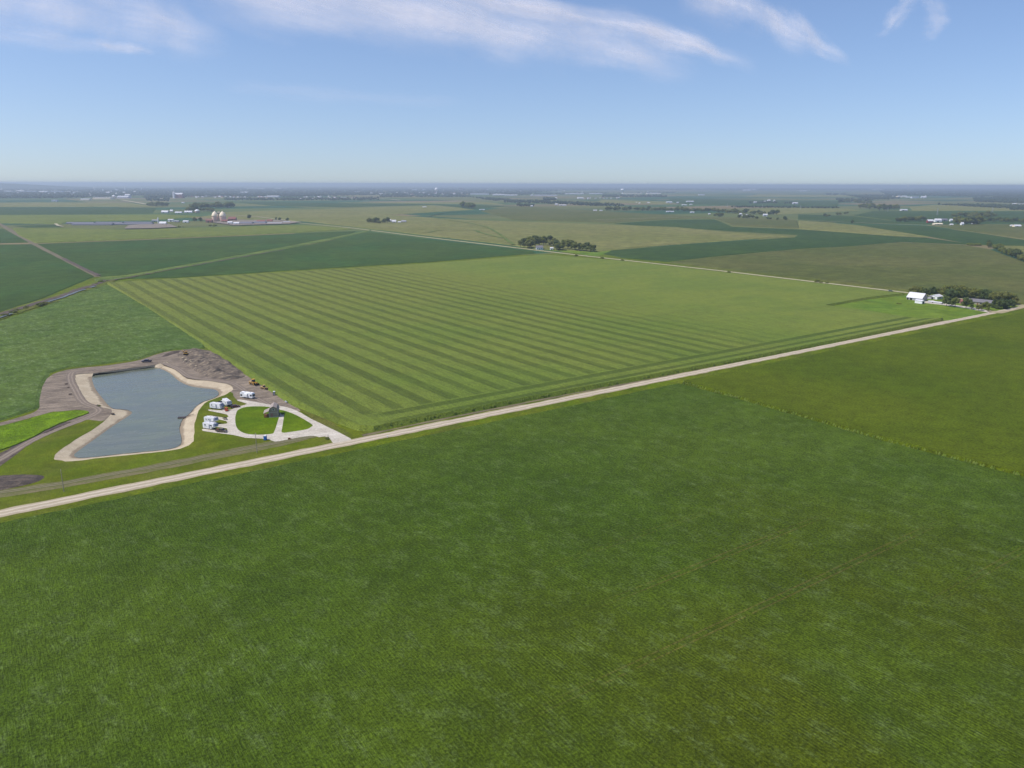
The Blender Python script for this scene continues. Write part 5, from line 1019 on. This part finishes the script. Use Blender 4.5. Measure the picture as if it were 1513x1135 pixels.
woods('far_woodland', [([(560, 277.5), (760, 277.5), (830, 282), (760, 287), (560, 290)], 2200, 12, 1.6), ([(760, 277), (1100, 278), (1513, 278.5), (1560, 282), (1100, 281), (760, 281)], 2600, 14, 2), ([(890, 288), (985, 289), (985, 291.5), (890, 291.5)], 260, 12, 1.4), ([(750, 288.8), (1000, 284), (1000, 285.2), (750, 286)], 200, 12, 1.6)], M['wood'], 'thin dark woods on the plain across the middle of the horizon')
woods('far_woodland', [([(1300, 282.5), (1560, 281), (1560, 292), (1440, 291), (1310, 288)], 2600, 14, 1.8), ([(1250, 289), (1330, 288), (1330, 294), (1290, 295.5)], 320, 12, 1.6), ([(1438, 293), (1560, 291), (1560, 302), (1490, 300), (1440, 298)], 900, 13, 1.6), ([(1385, 302.5), (1513, 304), (1560, 305), (1560, 307.5), (1490, 308.5), (1400, 304)], 420, 11, 1.5), ([(1490, 308), (1560, 306), (1560, 311), (1495, 311)], 160, 12, 1.6)], M['wood'], 'dark blue woods at the right end of the horizon')
woods('far_hedge', [([(745, 297), (800, 297.5), (890, 301.8), (925, 304), (925, 305), (870, 304.2), (800, 300.5), (745, 299.5)], 420, 13, 1.5), ([(764, 303), (788, 303.6), (788, 305.3), (764, 305.3)], 50, 12, 1.5), ([(803, 293), (822, 293), (822, 296.5), (803, 296.5)], 46, 15, 1.7), ([(697, 292), (750, 294.5), (760, 297), (728, 296.6)], 150, 11, 1.5), ([(560, 289.5), (690, 289), (700, 291.2), (560, 291.5)], 260, 10, 1.4)], M['wood'], 'dark hedges on the plain below the water towers')
woods('far_hedge', [([(1080, 305.2), (1240, 307), (1240, 308.2), (1080, 306.6)], 150, 8, 1.2), ([(1106, 298.5), (1150, 298), (1152, 300.6), (1108, 301)], 60, 10, 1.2), ([(1160, 299.5), (1174, 299.5), (1174, 301), (1160, 301)], 16, 10, 1.2), ([(1220, 286), (1250, 286), (1250, 289), (1222, 289)], 60, 10, 1.3), ([(1235, 294.5), (1285, 294), (1285, 298.5), (1240, 298.5)], 140, 13, 1.5)], M['wood'], 'small dark hedges round the white sheds on the right plain')
# wooded ridge at the left end of the horizon
hv = []; hf = []; nx, ny = 60, 10
for j in range(ny):
    for i in range(nx):
        X = -17800 + i * 155; Y = 15500 + j * 420; q = math.sin(math.pi * j / (ny - 1)); e_ = min(1, (nx - 1 - i) / 22) if i > nx - 23 else 1
        e_ = e_ * e_ * (3 - 2 * e_); hv.append((X, Y, -1 + 133 * q * e_ * (1 + .05 * mnoise.noise(Vector((X * .0012, Y * .001, 0)))) + 4 * mnoise.noise(Vector((X * .008, Y * .004, 3)))))
for j in range(ny - 1):
    for i in range(nx - 1): s = j * nx + i; hf.append([s, s + 1, s + nx + 1, s + nx])
tag(link('hills', mesh_from('hills', hv, hf, M['wood'])), 'low wooded ridge at the left end of the horizon', kind='structure')

# ------------------------------------------------------------------ sun, sky, clouds, haze
EL, AZ = rad(55), Vector((-.97, -.22)).normalized()
sd = Vector((AZ.x * math.cos(EL), AZ.y * math.cos(EL), math.sin(EL)))
sl = bpy.data.lights.new('sun', 'SUN'); sl.energy = 4.2; sl.angle = rad(.53); sl.color = (1, .955, .89)
so = bpy.data.objects.new('sun', sl); C.objects.link(so); so.rotation_euler = sd.to_track_quat('Z', 'Y').to_euler(); so.location = (0, 0, 400)
w = bpy.data.worlds.new('World'); sc.world = w; w.use_nodes = True
wt = w.node_tree; bg = wt.nodes['Background']; sky = wt.nodes.new('ShaderNodeTexSky'); sky.sky_type = 'NISHITA'; sky.sun_disc = False
sky.sun_elevation = EL; sky.sun_rotation = math.atan2(AZ.x, AZ.y); sky.air_density = .8; sky.dust_density = .8; sky.ozone_density = 4.0; sky.altitude = 0
wc = wt.nodes.new('ShaderNodeTexCoord'); wm = wt.nodes.new('ShaderNodeVectorMath'); wm.operation = 'MULTIPLY_ADD'; wn_ = wt.nodes.new('ShaderNodeVectorMath'); wn_.operation = 'NORMALIZE'
wm.inputs[1].default_value = (1, 1, .87); wm.inputs[2].default_value = (0, 0, .028)   # the sky as seen from above the lowest, dustiest air
wt.links.new(wc.outputs['Generated'], wm.inputs[0]); wt.links.new(wm.outputs[0], wn_.inputs[0]); wt.links.new(wn_.outputs[0], sky.inputs[0])
tint = wt.nodes.new('ShaderNodeMix'); tint.data_type = 'RGBA'; tint.blend_type = 'MULTIPLY'; tint.inputs[0].default_value = 1; tint.inputs[7].default_value = (1.0, .965, 1.01, 1)   # white balance of the camera
wt.links.new(sky.outputs[0], tint.inputs[6]); wt.links.new(tint.outputs[2], bg.inputs[0]); bg.inputs[1].default_value = .145

def at_alt(x, y, z): return at(x, y, z)
def cloud_mat(name, dens_, st):
    t = NT(name); t.n.remove(t.b)
    sx = t.n.new('ShaderNodeSeparateXYZ'); t.L(t.tc.outputs['UV'], sx.inputs[0]); u, v = sx.outputs[0], sx.outputs[1]
    mp = t.n.new('ShaderNodeMapping'); mp.inputs['Scale'].default_value = (1, 1, 1); t.L(t.tc.outputs['UV'], mp.inputs[0])
    # u across 0..1, v along 0..1
    c1 = t.n.new('ShaderNodeMapping'); c1.inputs['Scale'].default_value = (1.3, 3.2, 1); t.L(t.tc.outputs['UV'], c1.inputs[0])
    oi = t.n.new('ShaderNodeObjectInfo'); off = t.n.new('ShaderNodeVectorMath'); off.operation = 'ADD'; t.L(c1.outputs[0], off.inputs[0])
    sc3 = t.n.new('ShaderNodeCombineXYZ'); t.L(t.math('MULTIPLY', oi.outputs['Random'], 40), sc3.inputs[0]); t.L(sc3.outputs[0], off.inputs[1])
    n1 = t.noise(off.outputs[0], 1.3, 6, .62)
    c2 = t.n.new('ShaderNodeMapping'); c2.inputs['Scale'].default_value = (4.5, 1.6, 1); c2.inputs['Rotation'].default_value = (0, 0, .25); t.L(off.outputs[0], c2.inputs[0])
    n2 = t.noise(c2.outputs[0], 1.0, 5, .65)
    ed = t.math('ABSOLUTE', t.math('SUBTRACT', u, .5)); ew = t.math('ADD', ed, t.math('MULTIPLY', t.math('SUBTRACT', n1, .5), .95))
    a = t.ramp(ew, -.12, .38, 1, 0)
    a = t.math('MULTIPLY', a, t.ramp(ed, .12, .5, 1, 0))
    a = t.math('MULTIPLY', a, t.math('MULTIPLY', t.ramp(v, .0, .18, 0, 1), t.ramp(v, .72, 1.0, 1, 0)))
    a = t.math('MULTIPLY', a, t.ramp(n2, .25, .75, .4, 1))
    fb = t.noise(t.coords(.35, (.00035, .00006, .0001)), 1.0, 6, .7); a = t.math('MULTIPLY', a, t.ramp(fb, .3, .65, .45, 1))
    a = t.math('MULTIPLY', a, dens_, clamp=True)
    tl = t.n.new('ShaderNodeBsdfTranslucent'); tl.inputs[0].default_value = (.88, .84, .86, 1)
    df = t.n.new('ShaderNodeBsdfDiffuse'); df.inputs[0].default_value = (.88, .84, .86, 1); m0 = t.n.new('ShaderNodeMixShader'); m0.inputs[0].default_value = .3
    t.L(tl.outputs[0], m0.inputs[1]); t.L(df.outputs[0], m0.inputs[2])
    tp = t.n.new('ShaderNodeBsdfTransparent'); ms = t.n.new('ShaderNodeMixShader'); t.L(a, ms.inputs[0]); t.L(tp.outputs[0], ms.inputs[1]); t.L(m0.outputs[0], ms.inputs[2]); t.L(ms.outputs[0], t.out.inputs[0])
    return t.m
def cirrus(spine, widths, label, d=.5, z=8000, across='y'):
    """a thin sheet of ice cloud at its own altitude, three layers through its depth"""
    mat = cloud_mat('cirrus', d, 1); n = 30; sp = smooth_loop(spine, 8, False); m = len(sp); vs = []; fs = []; uvs = []
    for l in range(2):
        for i, (x, y) in enumerate(sp):
            t = i / (m - 1) * (len(widths) - 1); k = min(int(t), len(widths) - 2); hw = widths[k] + (widths[k + 1] - widths[k]) * (t - k)
            for j in range(9):
                q = j / 8; o_ = (q - .5) * 4.6 * hw; p = at_alt(x, y + o_, z + l * 220) if across == 'y' else at_alt(x + o_, y, z + l * 220)
                vs.append((p[0], p[1], z + l * 220 + 60 * math.sin(i * .7 + l))); uvs.append((q, i / (m - 1) + .03 * l))
        b = l * m * 9
        for i in range(m - 1):
            for j in range(8): s = b + i * 9 + j; fs.append([s, s + 1, s + 10, s + 9])
    me = mesh_from('cirrus_cloud', vs, fs, mat); uv = me.uv_layers.new(name='UVMap')
    for lp in me.loops: uv.data[lp.index].uv = uvs[lp.vertex_index]
    o = link('cirrus_cloud', me); tag(o, label, 'cloud'); return o
cirrus([(250, -30), (420, -5), (600, 12), (740, 36), (860, 62), (960, 84), (1050, 100)], [34, 52, 54, 50, 38, 26, 13], 'broad white cirrus band sweeping down to the right at the top', .6)
cirrus([(640, -12), (780, 12), (900, 32), (990, 56), (1060, 82), (1125, 104)], [8, 14, 15, 16, 14, 13], 'wispy upper streak that ends right of the broad cirrus band', .66)
cirrus([(1000, -26), (1090, 6), (1160, 40), (1215, 68), (1262, 94)], [30, 28, 22, 14, 8], 'bright narrow cirrus streak at the top right of the middle', .62)
cirrus([(-80, -10), (60, 6), (180, 18), (270, 40), (350, 68)], [42, 50, 46, 34, 16], 'soft pinkish cirrus streak at the top left', .36)
cirrus([(-60, 38), (40, 52), (120, 64), (190, 72), (240, 78)], [14, 14, 10, 7, 4], 'faint thin cirrus wisp below the top left streak', .16)
cirrus([(140, 66), (185, 70), (230, 78)], [5, 7, 3], 'small bright cirrus dash at left', .25)
cirrus([(330, 128), (460, 138), (580, 147), (700, 152)], [8, 12, 10, 6], 'very faint long cirrus veil low over the middle', .09)
cirrus([(1350, -14), (1328, 20), (1304, 56)], [16, 14, 8], 'faint vertical wisp, left of a pair at the top right', .3, across='x')
cirrus([(1366, -10), (1386, 25), (1372, 62)], [14, 14, 8], 'faint vertical wisp, right of a pair at the top right', .3, across='x')

# air: one closed box of even haze over the plain
hz = MB(); hz.box((0, GR / 2 - 1500 + 0, 67.5), (2 * GR + 400, GR + 3400, 139), P_['white'])
hme = mesh_from('haze', hz.v, hz.f, bpy.data.materials.new('haze')); hm = hme.materials[0]; hm.use_nodes = True
ht = hm.node_tree; ht.nodes.clear(); ho = ht.nodes.new('ShaderNodeOutputMaterial'); pv = ht.nodes.new('ShaderNodeVolumePrincipled')
pv.inputs['Color'].default_value = (.76, .88, 1.0, 1); pv.inputs['Density'].default_value = 8e-5; pv.inputs['Anisotropy'].default_value = .2
ht.links.new(pv.outputs[0], ho.inputs['Volume'])
tag(link('haze', hme), 'pale blue summer haze over the whole plain', kind='stuff')

sc.view_settings.view_transform = 'Standard'; sc.view_settings.look = 'None'; sc.view_settings.exposure = 0; sc.view_settings.gamma = 1
sc.cycles.volume_bounces = 0; sc.cycles.transparent_max_bounces = 16; sc.cycles.max_bounces = 6
